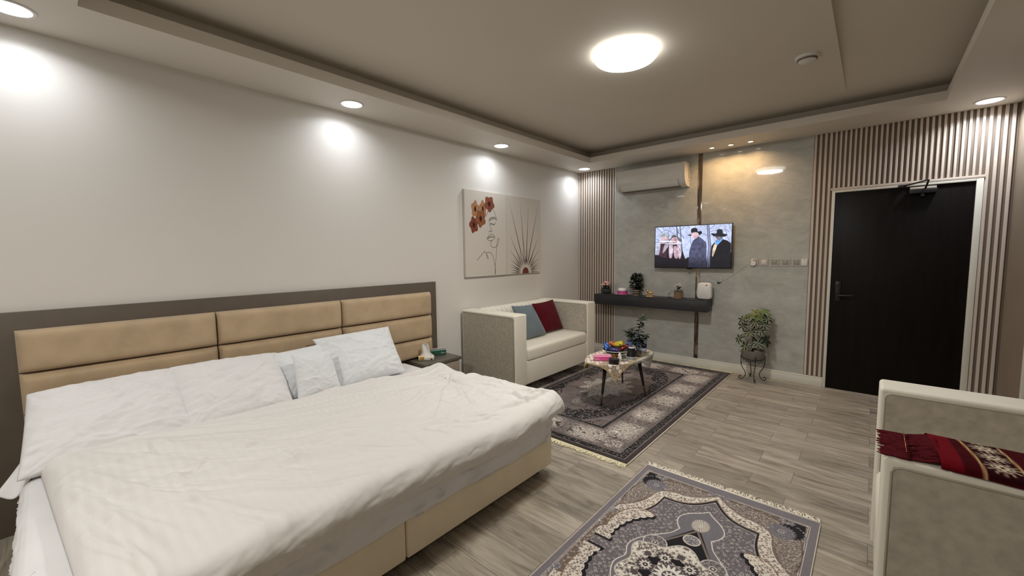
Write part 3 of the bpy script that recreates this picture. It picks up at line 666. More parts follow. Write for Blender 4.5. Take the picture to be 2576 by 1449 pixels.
# ------------------------------------------------------------------ loveseat and armchair (local: back at x=0, front at x=D, y across)
def tub_sofa(t, L, D, H=.87, AW=.185, base=.115, seat_top=.50, channels=16):
    def lb(name, lo, hi, mt_, par, bev=.02, seg=4): return box(name, lo, hi, mt_, par, bev, seg)
    lb('base', (.05, AW-.01, base), (D-.012, L-AW+.01, .365), M_leather, t, .012)
    lb('seat_cushion', (.22, AW+.006, .350), (D-.004, L-AW-.006, seat_top), M_leather, t, .038, 5)
    for s, y0 in ((0, 0), (1, L-AW)):
        a = lb('arm', (0, y0, base), (D, y0+AW, H), M_leather, t, .016, 5)
        for yy, sg in ((y0, -1), (y0+AW, 1)):
            z0 = base+.012 if (s == 0) == (sg == -1) else seat_top-.02
            o = bpy.data.objects
            lo = (.02, yy-(.004 if sg < 0 else .002), z0+.0); hi = (D-.022, yy+(.002 if sg < 0 else .004), H-.024)
            box('side_panel', lo, hi, M_suede, a, .0025, 1)
            zt = H-.022; x1 = D-.020; pts = [(.02, yy+sg*.003, zt), (x1-.02, yy+sg*.003, zt), (x1-.006, yy+sg*.003, zt-.006), (x1, yy+sg*.003, zt-.02), (x1, yy+sg*.003, z0)]
            tube('piping', pts, .0035, M_pipe, a, 6)
        yv = y0+AW if s == 0 else y0
    # channelled backrest: rounded roll with stitched channels
    n = channels; ny = n*12+1; prof = []
    for k in range(26):
        f = k/25
        if f < .45: prof.append((.235-.02*sin(f/.45*pi*.5), seat_top-.02+(H-.075-seat_top)*f/.45))
        else: a = (f-.45)/.55*pi*.93; prof.append((.125+.09*cos(a), H-.095+.115*sin(a)*.92))
    yy = np.linspace(AW-.004, L-AW+.004, ny); S = np.linspace(0, n, ny); prof = np.array(prof)
    dip = 1-np.abs(np.sin(pi*S))**.45
    P = np.zeros((len(prof), ny, 3)); tx = np.gradient(prof[:, 0]); tz = np.gradient(prof[:, 1]); ln = np.hypot(tx, tz); nx_ = tz/ln; nz_ = -tx/ln
    for j in range(len(prof)):
        P[j, :, 0] = prof[j, 0]-nx_[j]*.014*dip; P[j, :, 2] = prof[j, 1]-nz_[j]*.014*dip; P[j, :, 1] = yy
    np_grid('backrest', P, M_leather, t)
    lb('back_frame', (0, .01, base), (.12, L-.01, H-.06), M_leather, t, .02)
    for x in (.06, D-.07):
        for y in (.07, L-.07):
            lathe('leg', [(.004, .0), (.012, .004), (.016, .02), (.013, .035), (.026, .06), (.034, .085), (.034, base)], (x, y, 0), M_gold, t, 20)
    return t
LS0 = Vector((-3.455, 3.052, .010))
ls = thing('loveseat', 'cream leatherette loveseat with channelled back against the left wall', 'sofa'); ls.location = LS0
tub_sofa(ls, 1.575, .800)
ac = thing('armchair', 'cream armchair at the right edge with a red throw on its near arm', 'armchair'); ac.location = (.868, 2.662, 0); ac.rotation_euler = (0, 0, pi)
tub_sofa(ac, 1.02, .815, H=.872, channels=6)
for r_, z_ in ((ls, 0),): pass
# cushions
def cushion(TL, TR, BR, BL, th, m_, label, seed, **k):
    o = pillow('throw_cushion', TL, TR, BR, BL, th, m_, label, 'cushion', 'cushions on the loveseat', seed, n=60, wr=.003, **k); return o
cushion((-3.10, 3.49, .905), (-3.09, 3.86, .885), (-2.935, 3.955, .522), (-2.93, 3.575, .518), .12, M_blueg, 'blue-grey velvet cushion on the loveseat, left of the maroon one', 5, pinch=.04)
cushion((-3.16, 3.945, .880), (-3.16, 4.395, .895), (-2.985, 4.385, .522), (-2.975, 3.96, .524), .12, M_maroon, 'maroon cushion on the loveseat beside its far arm', 8, pinch=.06)

# ------------------------------------------------------------------ numpy painter for flat patterned things
class Paint:
    def __init__(s, w, h, nx, ny, col):
        s.x = np.linspace(0, w, nx); s.y = np.linspace(0, h, ny); s.X, s.Y = np.meshgrid(s.x, s.y); s.c = np.zeros((ny, nx, 3))+np.array(col)/255.
    def win(s, x0, x1, y0, y1):
        i0, i1 = np.searchsorted(s.x, [x0, x1]); j0, j1 = np.searchsorted(s.y, [y0, y1]); return slice(max(j0-1, 0), j1+1), slice(max(i0-1, 0), i1+1)
    def blend(s, w, a, col):
        c = col if isinstance(col, np.ndarray) and col.ndim == 3 else np.array(col)/255.
        s.c[w] = s.c[w]*(1-a[..., None])+c*a[..., None]
    def inside(s, w, poly, X=None, Y=None):
        X = s.X[w] if X is None else X; Y = s.Y[w] if Y is None else Y; r = np.zeros(X.shape, bool); n = len(poly)
        for i in range(n):
            x0, y0 = poly[i]; x1, y1 = poly[(i+1) % n]
            if y0 == y1: continue
            c = ((y0 > Y) != (y1 > Y)) & (X < (x1-x0)*(Y-y0)/(y1-y0)+x0); r ^= c
        return r
    def fill(s, poly, col, pat=None):
        p = np.array(poly); w = s.win(p[:, 0].min(), p[:, 0].max(), p[:, 1].min(), p[:, 1].max())
        a = s.inside(w, poly).astype(float); s.blend(w, a, pat(s.X[w], s.Y[w]) if pat else col)
    def stroke(s, pts, wd, col, closed=False, soft=None):
        p = np.array(pts); soft = soft or (s.x[1]-s.x[0]); m = wd+soft
        w = s.win(p[:, 0].min()-m, p[:, 0].max()+m, p[:, 1].min()-m, p[:, 1].max()+m); X, Y = s.X[w], s.Y[w]; D = np.full(X.shape, 9.)
        seg = list(zip(pts, pts[1:]))+([(pts[-1], pts[0])] if closed else [])
        for (x0, y0), (x1, y1) in seg:
            dx, dy = x1-x0, y1-y0; L2 = dx*dx+dy*dy+1e-12; t = np.clip(((X-x0)*dx+(Y-y0)*dy)/L2, 0, 1)
            D = np.minimum(D, np.hypot(X-x0-t*dx, Y-y0-t*dy))
        s.blend(w, np.clip((wd/2-D)/soft+.5, 0, 1), col)
    def disc(s, cx, cy, r, col, ry=None, pat=None, lob=0, amp=.12, ph=0):
        ry = ry or r; m = 1+amp; w = s.win(cx-r*m, cx+r*m, cy-ry*m, cy+ry*m); X, Y = s.X[w], s.Y[w]
        q = np.hypot((X-cx)/r, (Y-cy)/ry)
        if lob: q = q/(1+amp*np.cos(lob*np.arctan2((Y-cy)/ry, (X-cx)/r)+ph))
        s.blend(w, np.clip((1-q)*r/(s.x[1]-s.x[0])+.5, 0, 1), pat(X, Y) if pat else col)
def smooth_line(pts, k=6, closed=False):
    P = [np.array(p, float) for p in pts]; n = len(P); out = []
    for i in range(n if closed else n-1):
        p0 = P[i-1] if (i > 0 or closed) else P[i]; p1 = P[i]; p2 = P[(i+1) % n]; p3 = P[(i+2) % n] if (i+2 < n or closed) else P[min(i+1, n-1)]
        for j in range(k):
            t = j/k; out.append(tuple(.5*((2*p1)+(-p0+p2)*t+(2*p0-5*p1+4*p2-p3)*t*t+(-p0+3*p1-3*p2+p3)*t**3)))
    if not closed: out.append(tuple(P[-1]))
    return out
def floral(fg, bg, cell, seed=0, dark=None, dens=.75, curl=1):
    fg, bg = np.array(fg)/255., np.array(bg)/255.; dk = None if dark is None else np.array(dark)/255.
    def f(X, Y):
        c = np.zeros(X.shape+(3,))+bg
        if curl:
            wx = X+cell*.6*(vnoise(X, Y, seed+3, 1.3/cell)-.5); wy = Y+cell*.6*(vnoise(X, Y, seed+4, 1.3/cell)-.5)
            v = np.abs(vnoise(wx, wy, seed+5, 1.7/cell)-.5); a = np.clip((.045-v)/.03, 0, 1)*curl; c = c*(1-a[..., None])+fg*a[..., None]
        for k in range(2):
            sx = X/cell+.5*k; sy = Y/cell+.5*k; ix = np.floor(sx); iy = np.floor(sy)
            h = lambda q: np.abs(np.sin(ix*127.1+iy*311.7+q*74.7+seed*13.3+k*5)*43758.5) % 1
            cx = ix+.5+(h(1)-.5)*.4; cy = iy+.5+(h(2)-.5)*.4; dx = sx-cx; dy = sy-cy; r = np.hypot(dx, dy)
            an = np.arctan2(dy, dx); R = (.24+.16*h(3))*(.62+.38*np.cos(np.floor(4+3*h(4))*an+6*h(5)))
            a = np.clip((R-r)*8, 0, 1)*(h(6) < dens); c = c*(1-a[..., None])+fg*a[..., None]
            b = np.clip((.075-r)*16, 0, 1)*(h(6) < dens); c = c*(1-b[..., None])+(dk if dk is not None else bg)*b[..., None]
            if dk is not None:
                b = np.clip((.07-np.abs(r-R-.06))*14, 0, 1)*(h(6) < dens)*(h(7) < .7); c = c*(1-b[..., None]*.8)+dk*b[..., None]*.8
        return c
    return f

# ------------------------------------------------------------------ prayer rug in the foreground (mirror-symmetric design, v measured from its far end)
GY, CRM, BLK, BRN, DGY = (122, 117, 122), (218, 209, 196), (26, 22, 28), (112, 97, 88), (96, 91, 96)
def paint_prayer():
    Wd, Ln = .978, 1.81; NX, NY = 620, 1130
    P = Paint(Wd, Ln, NX, NY, GY); P.X = np.abs(P.X-Wd/2)  # fold about the axis
    P.x = P.X[0]
    full = (slice(0, NY), slice(0, NX)); P.win = lambda x0, x1, y0, y1: (slice(max(np.searchsorted(P.y, y0)-1, 0), np.searchsorted(P.y, y1)+1), slice(0, NX))
    P.x = np.array([0, Wd/NX]); st = smooth_line
    fb = floral((198, 190, 182), BRN, .030, 2, dens=.6, curl=.5)
    fld = floral((196, 188, 184), (112, 106, 110), .036, 7, dark=(60, 54, 60), dens=.8, curl=.7)
    crm = floral((70, 58, 58), (226, 216, 202), .022, 4, dark=(120, 105, 95), dens=.8, curl=.6)
    scl = floral((216, 206, 194), (118, 106, 100), .019, 12, dark=(84, 70, 66), dens=.95, curl=1)
    wh = floral((226, 220, 214), (120, 116, 124), .020, 6, dark=(40, 34, 40), dens=.9, curl=.8)
    U0, V0 = .452, .070
    P.fill([(-1, V0), (U0, V0), (U0, Ln-V0), (-1, Ln-V0)], BRN, fb)
    for d in (0, .008): P.stroke([(0, V0+d), (U0-d, V0+d), (U0-d, Ln-V0-d), (0, Ln-V0-d)], .0028, (214, 208, 200))
    for vv in (1, -1):
        g = (lambda v: v) if vv > 0 else (lambda v: 1.81-v)
        F = lambda L: [(a, g(b)) for a, b in L]
        P.fill(F([(.435, .088), (.435, .22), (.395, .13), (.30, .088)]), BLK)
        for (a, b) in [(.432, .19), (.40, .14), (.33, .10), (.42, .16), (.36, .115), (.436, .22), (.437, .60), (.43, .63), (.025, .085), (.05, .08), (.0, .09), (.37, .105), (.436, .57)]: P.disc(a, g(b), .018, BLK, pat=wh, lob=5, amp=.2)
        ell = [(.33+.112*cos(t), g(.205+.125*sin(t))) for t in np.linspace(0, 2*pi, 40)]
        # scalloped quarter fields
        P.fill(F(st([(.03, .10), (.10, .105), (.2, .10), (.30, .125), (.40, .16), (.435, .25), (.438, .36), (.43, .50), (.40, .56), (.38, .48), (.30, .30), (.25, .27), (.12, .23), (.03, .12)], 5)), BRN, scl)
        P.stroke(F(st([(.0, .085), (.1, .088), (.22, .10), (.33, .125), (.40, .18), (.436, .27), (.446, .38), (.440, .50)], 6)), .0045, (92, 76, 68))
        # dark leafed corner flower
        P.disc(.375, g(.185), .062, BLK, lob=18, amp=.08); P.disc(.340, g(.212), .062, (120, 116, 124), lob=22, amp=.10, pat=floral((150, 146, 152), (112, 108, 116), .014, 3, dens=.6)); P.disc(.338, g(.212), .016, (180, 172, 168)); P.disc(.338, g(.212), .009, BLK); P.disc(.338, g(.212), .005, (200, 190, 180))
        # cream band outside the arch
        outer = st([(0, .098), (.05, .150), (.10, .190), (.15, .215), (.215, .222)], 5)+st([(.283, .256), (.305, .30), (.315, .36), (.335, .43), (.375, .50), (.425, .555)], 5)+[(.43, .60)]
        inner = st([(.39, .603), (.374, .592), (.330, .555), (.292, .499), (.267, .43), (.256, .37), (.252, .302)], 5)+st([(.252, .302), (.18, .296), (.113, .270), (.055, .215), (0, .135)], 5)
        P.fill(F(outer+inner), CRM, crm); P.stroke(F(outer), .004, (226, 218, 208)); P.stroke(F([(a+.006, b-.012) for a, b in outer]), .006, (122, 108, 98))
    inner = st([(0, .135), (.055, .215), (.113, .270), (.18, .296), (.252, .302)], 5)+st([(.252, .302), (.256, .37), (.267, .43), (.292, .499), (.330, .555), (.374, .592)], 5)
    body = inner+[(.40, .70), (.41, .92), (.374, 1.218)]+[(a, 1.81-b) for a, b in inner[::-1]]+[(-1, 1.675), (-1, .135)]
    P.fill(body, GY, fld)
    for q in (inner, [(a, 1.81-b) for a, b in inner]):
        P.stroke(q, .006, (150, 128, 104)); P.stroke([(a-.004, b+.012) if b < .8 else (a-.004, b-.012) for a, b in q], .013, BLK); P.stroke([(a-.008, b+.021) if b < .8 else (a-.008, b-.021) for a, b in q], .0035, (186, 176, 180))
    # winged leaves (two per side and end)
    for vv in (1, -1):
        g = (lambda v: v) if vv > 0 else (lambda v: 1.81-v)
        F = lambda L: [(a, g(b)) for a, b in L]
        o1 = st([(.228, .512), (.27, .500), (.32, .510), (.37, .560), (.398, .64), (.404, .72), (.395, .765)], 6)
        i1 = st([(.335, .865), (.330, .83)], 2)
        sc = []
        path = [(.333, .860), (.350, .820), (.352, .77), (.345, .72), (.330, .67), (.312, .625), (.285, .585), (.255, .550), (.228, .525)]
        for (a0, b0), (a1, b1) in zip(path, path[1:]):
            for k in range(6):
                f = k/6; nx_, ny_ = (b1-b0), -(a1-a0); l = hypot(nx_, ny_); h = .010*sin(pi*f); sc.append((a0+(a1-a0)*f-nx_/l*h*-1, b0+(b1-b0)*f-ny_/l*h*-1))
        leaf = o1+[(.42, .80), (.425, .86)]+sc+[(.228, .525)]
        P.fill(F([(a-.016, b+.014) for a, b in leaf]), BLK); P.fill(F(leaf), CRM, crm); P.stroke(F(o1), .006, (128, 100, 78)); P.stroke(F([(a, b) for a, b in sc]), .003, (240, 234, 224))
        o2 = st([(.395, .765), (.425, .82), (.437, .90)], 5)
    path = [(.333, .86), (.352, .83), (.372, .81)]
    # niche
    ni = [(0, .289)]+st([(.0, .289), (.03, .325), (.075, .365), (.108, .41), (.117, .455), (.104, .50), (.080, .536)], 5)+st([(.080, .536), (.105, .60), (.145, .65), (.190, .705), (.225, .765), (.240, .83), (.218, .895)], 5); ni = ni+[(a, 1.81-b) for a, b in ni[::-1]]
    P.fill(ni+[(-1, 1.521), (-1, .289)], (118, 114, 120)); P.stroke(ni, .0055, (226, 220, 212))
    w = full; r = np.hypot(P.X/.048, (P.Y-.444)/.062); an = np.arctan2(P.Y-.444, P.X); sp = np.abs(np.sin(an*13+r*5))
    P.blend(w, np.clip((1-r)*6, 0, 1)*np.clip(sp*2-.55+.5*(r < .3), 0, 1), (216, 208, 190))
    tri = [(0, .495), (.021, .505), (.205, .845), (.205, .97), (.0, 1.31)]
    P.fill([(-1, .50)]+tri[1:]+[(-1, 1.30)], BLK); P.stroke([(0, .50), (.20, .835), (.20, .975), (0, 1.31)], .010, (160, 146, 134)); P.stroke([(0, .50), (.20, .835), (.20, .975), (0, 1.31)], .004, (92, 80, 76))
    for (a, b, rr_) in [(.139, .728, .060), (.139, 1.082, .060)]:
        P.disc(a, b, rr_, (222, 214, 204)); P.disc(a, b, rr_*.92, (112, 106, 108), pat=floral((190, 182, 176), (104, 98, 100), .02, 3, dens=.8)); P.disc(a, b, .018, (200, 192, 184)); P.disc(a, b, .012, BLK); P.disc(a, b, .007, (214, 206, 196))
    P.disc(0, .593, .043, (216, 208, 198)); P.disc(0, .593, .036, BLK, pat=wh); P.disc(0, 1.217, .043, (216, 208, 198)); P.disc(0, 1.217, .036, BLK)
    P.disc(.0, .905, .222, (200, 192, 184), lob=6, amp=.12, ph=pi); P.disc(.0, .905, .214, CRM, lob=6, amp=.12, ph=pi, pat=floral((54, 44, 46), (232, 224, 212), .034, 9, dark=(90, 76, 72), dens=.95, curl=.7))
    for k in range(6):
        a = radians(60*k); cx, cy = .155*sin(a), .905-.155*cos(a)
        if cx > -.01: P.disc(abs(cx) if abs(cx) > .01 else 0, cy, .018, (90, 80, 80), lob=8)
    for k in range(6):
        a = radians(30+60*k); cx, cy = .115*sin(a), .905-.115*cos(a)
        if cx > -.01:
            P.disc(cx, cy, .050, (180, 172, 164), lob=14, amp=.06); P.disc(cx, cy, .042, (84, 76, 78), lob=14, amp=.1); P.disc(cx, cy, .026, (214, 206, 196), lob=10, amp=.2); P.disc(cx, cy, .012, BLK); P.disc(cx, cy, .006, (190, 180, 170))
        a = radians(60*k); cx, cy = .108*sin(a), .905-.108*cos(a)
        if cx > -.01: P.disc(max(cx, 0), cy, .026, BLK, lob=3, amp=.25)
    P.disc(0, .905, .075, (96, 90, 94), lob=16, amp=.05); P.disc(0, .905, .062, (232, 226, 216), lob=16, amp=.22); P.disc(0, .905, .034, (84, 78, 84)); P.disc(0, .905, .024, (224, 216, 206), lob=8, amp=.3); P.disc(0, .905, .008, BLK)
    ns_ = fbm(np.linspace(0, 1, NX)[None, :]*60, np.linspace(0, 1.6, NY)[:, None]*60, 5, 3, 3)
    return P.c*(.93+.14*ns_[..., None])
M_pile = attr_mat('woven_rug_pile', .95, bump=.5, bscale=900, sheen=.15, spec=.1)
M_bind = mat('cream_rug_binding', (.66, .60, .50), .8, bump=.3, bscale=500)
M_fringe = mat('cream_rug_fringe', (.82, .76, .64), .85)
M_fringey = mat('pale_yellow_rug_fringe', (.86, .80, .56), .85)
def rug(name, label, x0, x1, yfar, ynear, cols, th, fm, fr_near, fr_far, seed):
    t = thing(name, label, 'rug', ((x0+x1)/2, (yfar+ynear)/2, 0))
    NY, NX = cols.shape[:2]; X, Y = np.meshgrid(np.linspace(x0, x1, NX), np.linspace(yfar, ynear, NY))
    Z = np.full(X.shape, th)+.0015*fbm(X, Y, seed, 4); Z[0] = Z[-1] = .001; Z[:, 0] = Z[:, -1] = .001
    np_grid('pile', np.stack([X, Y, Z], -1), M_pile, t, cols, smooth=False, flip=True)
    bm = bmesh.new()
    for x in (x0, x1):
        add_tube(bm, [(x, yfar+(ynear-yfar)*k/20, th*.55) for k in range(21)], th*.6, 6); bm_obj('binding', bm, M_bind, t, True); bm = bmesh.new()
    R_ = random.Random(seed)
    for (yy, sg, Lf, wild) in fr_near+fr_far:
        bm = bmesh.new(); n = int((x1-x0)/.0065)
        add_box(bm, (x0, min(yy, yy+sg*.014), .001), (x1, max(yy, yy+sg*.014), th*.9))
        for i in range(n):
            x = x0+(i+.5)*(x1-x0)/n; c = sin(i*.23+seed)*.4+R_.gauss(0, .35*wild); L = Lf*R_.uniform(.65, 1.15)
            pts = [(x, yy+sg*.012, th*.6)]
            for k in range(1, 5):
                f = k/4; pts.append((x+c*L*f*f+wild*.004*sin(f*9+i), yy+sg*(.012+L*f*(1-.25*abs(c)*f)), max(.0026, th*.6*(1-f))+R_.uniform(0, .003)*f))
            add_tube(bm, pts, [.0034, .0034, .0032, .0030, .0014], 4)
        o = bm_obj('fringe', bm, fm, t, True); o['kind'] = 'stuff'
    return t
rug('prayer_rug', 'grey and cream patterned rug with tasselled edge in the foreground', -1.125, -.147, 2.70, .89, paint_prayer(), .007, M_fringe, [(.89, -1, .05, 1)], [(2.70, 1, .055, 1.0)], 3)

# big dark rug under the coffee table
def paint_dark():
    Wd, Ln = 1.855, 2.85; NX, NY = 560, 850
    P = Paint(Wd, Ln, NX, NY, (66, 56, 56)); X, Y = P.X, P.Y; full = (slice(0, NY), slice(0, NX))
    P.blend(full, .5*fbm(X, Y, 3, 6, 3), (40, 33, 34))
    ex = np.minimum(X, Wd-X); ey = np.minimum(Y, Ln-Y); e = np.minimum(ex, ey)
    dmask = lambda a, b: (sst(a-.002, a+.002, e)*(1-sst(b-.002, b+.002, e)))
    dam = floral((186, 178, 172), (28, 22, 24), .028, 21, dens=.7, curl=.7)(X, Y)
    P.blend(full, dmask(.045, .108), dam*.75)
    # pale floral band, brightness pulses along it
    s = np.where(ex < ey, Y, X); sc_ = np.where(ex < ey, Ln, Wd)
    pul = .5+.5*np.cos((s-sc_/2)/.36*2*pi*.78); pul = np.clip(pul*1.25, 0, 1)
    wx = X+.03*(fbm(X, Y, 33, 14)-.5); wy = Y+.03*(fbm(X, Y, 34, 14)-.5)
    swl = np.abs(vnoise(wx, wy, 35, 34)-.5); fine = np.abs(vnoise(wx, wy, 36, 60)-.5)
    cent = 1-np.abs((e-.262)/.15)**2; lace = np.clip(1.25-swl*1.6-.4*(fine > .27), 0, 1)*(swl > .055)
    lac2 = np.clip(cent, 0, 1)**.5*lace*(.30+.75*pul)
    lf = floral((250, 242, 230), (120, 110, 106), .032, 71, dark=(66, 56, 56), dens=.98, curl=1)(wx, wy); lf2 = floral((224, 214, 204), (96, 86, 84), .058, 72, dark=(58, 48, 50), dens=.8, curl=1)(X, Y)
    P.blend(full, dmask(.118, .405), (98, 88, 86)); P.blend(full, dmask(.118, .405)*np.clip(cent*1.2, 0, 1)*(.5+.5*pul), lf2); P.blend(full, dmask(.118, .405)*np.clip(cent*1.5-.25, 0, 1)*sst(.08, .5, pul), lf); P.blend(full, dmask(.118, .405)*np.clip(lac2, 0, 1)*.60, (236, 228, 216))
    P.blend(full, dmask(.118, .405)*np.clip(cent, 0, 1)*(swl < .05)*.75, (60, 50, 50))
    for r, cc in ((.285, 0),):
        pass
    for d in (.045, .112, .412, .452): P.blend(full, np.clip(1-np.abs(e-d)/.0045, 0, 1), (176, 168, 166))
    P.blend(full, dmask(.416, .449), dam*.6)
    # field
    fx, fy = (X-Wd/2)/(.5*Wd-.455), (Y-Ln/2)/(.5*Ln-.455)
    inn = sst(.455, .459, e)
    base = fbm(X, Y, 41, 7, 5); vein = np.abs(fbm(X+.2*fbm(X, Y, 43, 4), Y, 42, 4.2, 4)-.5)
    col = np.array((112, 101, 98))/255.*(.80+.42*base[..., None]); va = np.clip(1-vein/.024, 0, 1)*.95
    col = col*(1-va[..., None])+np.array((30, 22, 24))/255.*va[..., None]
    s0 = P.c.copy(); P.c = s0*(1-inn[..., None])+col*inn[..., None]
    q = np.hypot((X-Wd/2)/.485, (Y-Ln/2)/.985); wob = .03*np.cos(np.arctan2((X-Wd/2)/.485, (Y-Ln/2)/.985)*16)
    ring = sst(.80, .84, q+wob)*(1-sst(1.10, 1.115, q))*inn
    dm2 = floral((168, 160, 156), (24, 18, 20), .042, 25, dark=(60, 52, 52), dens=.55, curl=.8)(X, Y)
    P.blend(full, ring, dm2); P.blend(full, np.clip(1-np.abs(q-1.112)/.008, 0, 1)*inn, (18, 14, 16))
    # centre medallion
    cx, cy = Wd/2, Ln/2
    th_ = np.arctan2((X-cx), (Y-cy)/1.45); rr_ = np.hypot(X-cx, (Y-cy)/1.45); R = .245*(1+.16*np.cos(12*th_)+.06*np.cos(4*th_))
    sw2 = np.abs(vnoise(wx, wy, 51, 42)-.5); lc = np.clip(1.3-sw2*2.2, 0, 1)*(sw2 > .06)
    mf = floral((226, 220, 210), (112, 103, 98), .036, 81, dark=(70, 62, 60), dens=1, curl=1)(wx, wy); P.blend(full, np.clip((R-rr_)/.01, 0, 1)*.9, mf); P.blend(full, np.clip((R-rr_)/.01, 0, 1)*lc*.4, (226, 220, 210))
    for (dx, dy) in ((.0, .56), (.0, -.56)):
        q2 = np.hypot((X-cx-dx)/.05, (Y-cy-dy)/.10); q2 = q2+.22*np.clip((X-cx-dx)/.05, -1.2, 1.2); P.blend(full, np.clip((1-q2)*6, 0, 1)*np.clip((q2-.8)*9, 0, 1), (214, 206, 196)); P.blend(full, np.clip((.72-q2)*6, 0, 1)*(np.hypot((X-cx-dx)/.05, (Y-cy-dy)/.10) < 1.1), mf)
    for sx in (-1, 1):
        for sy in (-1, 1):
            q3 = np.hypot((X-cx-sx*(Wd/2-.22))/.085, (Y-cy-sy*(Ln/2-.22))/.085); P.blend(full, np.clip((1.05-q3)*5, 0, 1)*.8, (70, 60, 60)); P.blend(full, np.clip((1-q3)*6, 0, 1), lf)
    return P.c
rug('area_rug', 'large dark brown and grey medallion rug under the coffee table', -3.09, -1.235, 5.46, 2.61, paint_dark(), .009, M_fringey, [(2.61, -1, .052, .55)], [(5.46, 1, .045, .4)], 7)

# ------------------------------------------------------------------ canvases
ART1 = {
 'forehead':[(0.539, 0.222), (0.517, 0.258), (0.485, 0.287), (0.446, 0.303)], 'head':[(0.60, 0.19), (0.622, 0.187), (0.678, 0.213), (0.718, 0.251), (0.741, 0.298), (0.752, 0.326)],
 'brow':[(0.752, 0.326), (0.708, 0.311), (0.635, 0.317), (0.57, 0.339), (0.568, 0.315), (0.619, 0.298), (0.684, 0.29), (0.733, 0.298), (0.752, 0.326)], 'brow2':[(0.574, 0.327), (0.635, 0.305), (0.716, 0.301)],
 'noseb':[(0.57, 0.339), (0.578, 0.366), (0.582, 0.39)], 'eye':[(0.582, 0.39), (0.609, 0.366), (0.649, 0.373), (0.698, 0.375), (0.731, 0.353)], 'eye2':[(0.609, 0.37), (0.657, 0.384), (0.706, 0.375)],
 'nose':[(0.588, 0.39), (0.597, 0.417), (0.623, 0.445), (0.631, 0.46), (0.599, 0.469), (0.591, 0.455), (0.567, 0.469), (0.543, 0.471)],
 'lipo':[(0.509, 0.557), (0.533, 0.529), (0.582, 0.505), (0.614, 0.496), (0.662, 0.504), (0.702, 0.532), (0.677, 0.556), (0.612, 0.576), (0.548, 0.574), (0.509, 0.557)], 'lipm':[(0.509, 0.557), (0.565, 0.529), (0.629, 0.524), (0.702, 0.532)], 'lipm2':[(0.533, 0.549), (0.597, 0.536), (0.661, 0.536)],
 'chin':[(0.628, 0.576), (0.592, 0.604), (0.602, 0.636), (0.658, 0.659), (0.724, 0.651), (0.774, 0.62), (0.805, 0.571), (0.801, 0.543), (0.775, 0.563), (0.754, 0.604), (0.748, 0.661), (0.729, 0.766), (0.704, 0.879), (0.695, 0.976), (0.708, 0.977), (0.705, 0.911), (0.678, 0.838), (0.647, 0.765), (0.592, 0.724), (0.536, 0.717), (0.488, 0.73), (0.495, 0.762), (0.523, 0.796), (0.52, 0.771), (0.488, 0.738), (0.446, 0.708), (0.371, 0.745), (0.26, 0.809)]}
AW_, AH_ = .70, .985
def paint_face():
    P = Paint(AW_, AH_, 320, 450, (208, 201, 191))
    for (cx, cy, rx, ry, c, s) in [(.237, .215, .082, .088, (186, 132, 92), 1), (.418, .204, .080, .088, (184, 130, 92), 2), (.202, .398, .092, .086, (128, 66, 44), 3), (.361, .321, .108, .092, (150, 92, 60), 4), (.576, .138, .112, .085, (138, 78, 56), 5)]:
        x, y = cx*AW_, cy*AH_; rx *= AW_; ry *= AH_
        P.disc(x, y, rx*1.03, (60, 32, 22), ry=ry*1.03, lob=5, amp=.13, ph=s); P.disc(x, y, rx, c, ry=ry, lob=5, amp=.13, ph=s)
        for k in range(5):
            a = 2*pi*k/5+s; px, py = x+rx*.5*cos(a), y+ry*.5*sin(a)
            el = [(px+rx*.38*cos(t), py+ry*.40*sin(t)) for t in np.linspace(0, 2*pi, 18)]
            P.stroke(el, .0022, (70, 38, 26))
        P.disc(x, y, rx*.26, (40, 20, 16), ry=ry*.36, lob=7, amp=.3)
    for k, L in ART1.items(): P.stroke(smooth_line([(a*AW_, b*AH_) for a, b in L], 5), .0048, (40, 38, 36))
    return P.c
def paint_sun():
    P = Paint(AW_, AH_, 380, 534, (206, 198, 188)); cx, cy = .53*AW_, .995*AH_
    tips = [(0.059, 0.025), (0.383, 0.028), (0.635, 0.045), (0.942, 0.033), (0.07, 0.477), (0.959, 0.478), (0.066, 0.669), (0.96, 0.667), (0.083, 0.801), (0.955, 0.793), (0.091, 0.865), (0.956, 0.857), (0.087, 0.899), (0.956, 0.894), (0.086, 0.942), (0.957, 0.935), (0.086, 0.982), (0.957, 0.981), (0.33, 0.694), (0.427, 0.66), (0.605, 0.659), (0.685, 0.685), (0.777, 0.73), (0.253, 0.746), (0.167, 0.793), (0.535, 0.681), (0.871, 0.793), (.48, .70), (.57, .67)]
    for (a, b) in tips:
        x, y = a*AW_, b*AH_; dx, dy = x-cx, y-cy; L = hypot(dx, dy); ux, uy = dx/L, dy/L; m = .42*L if L > .3 else .35*L; r0 = .095
        P.fill([(cx+ux*r0, cy+uy*r0), (cx+ux*(r0+m*.5)-uy*.0065, cy+uy*(r0+m*.5)+ux*.0065), (x, y), (cx+ux*(r0+m*.5)+uy*.0065, cy+uy*(r0+m*.5)-ux*.0065)], (74, 56, 46))
    P.disc(cx, cy, .066, (110, 58, 44), ry=.074); return P.c
M_canvas = attr_mat('printed_canvas', .8, bump=.2, bscale=900); M_canedge = mat('canvas_edge', (.56, .53, .48), .8)
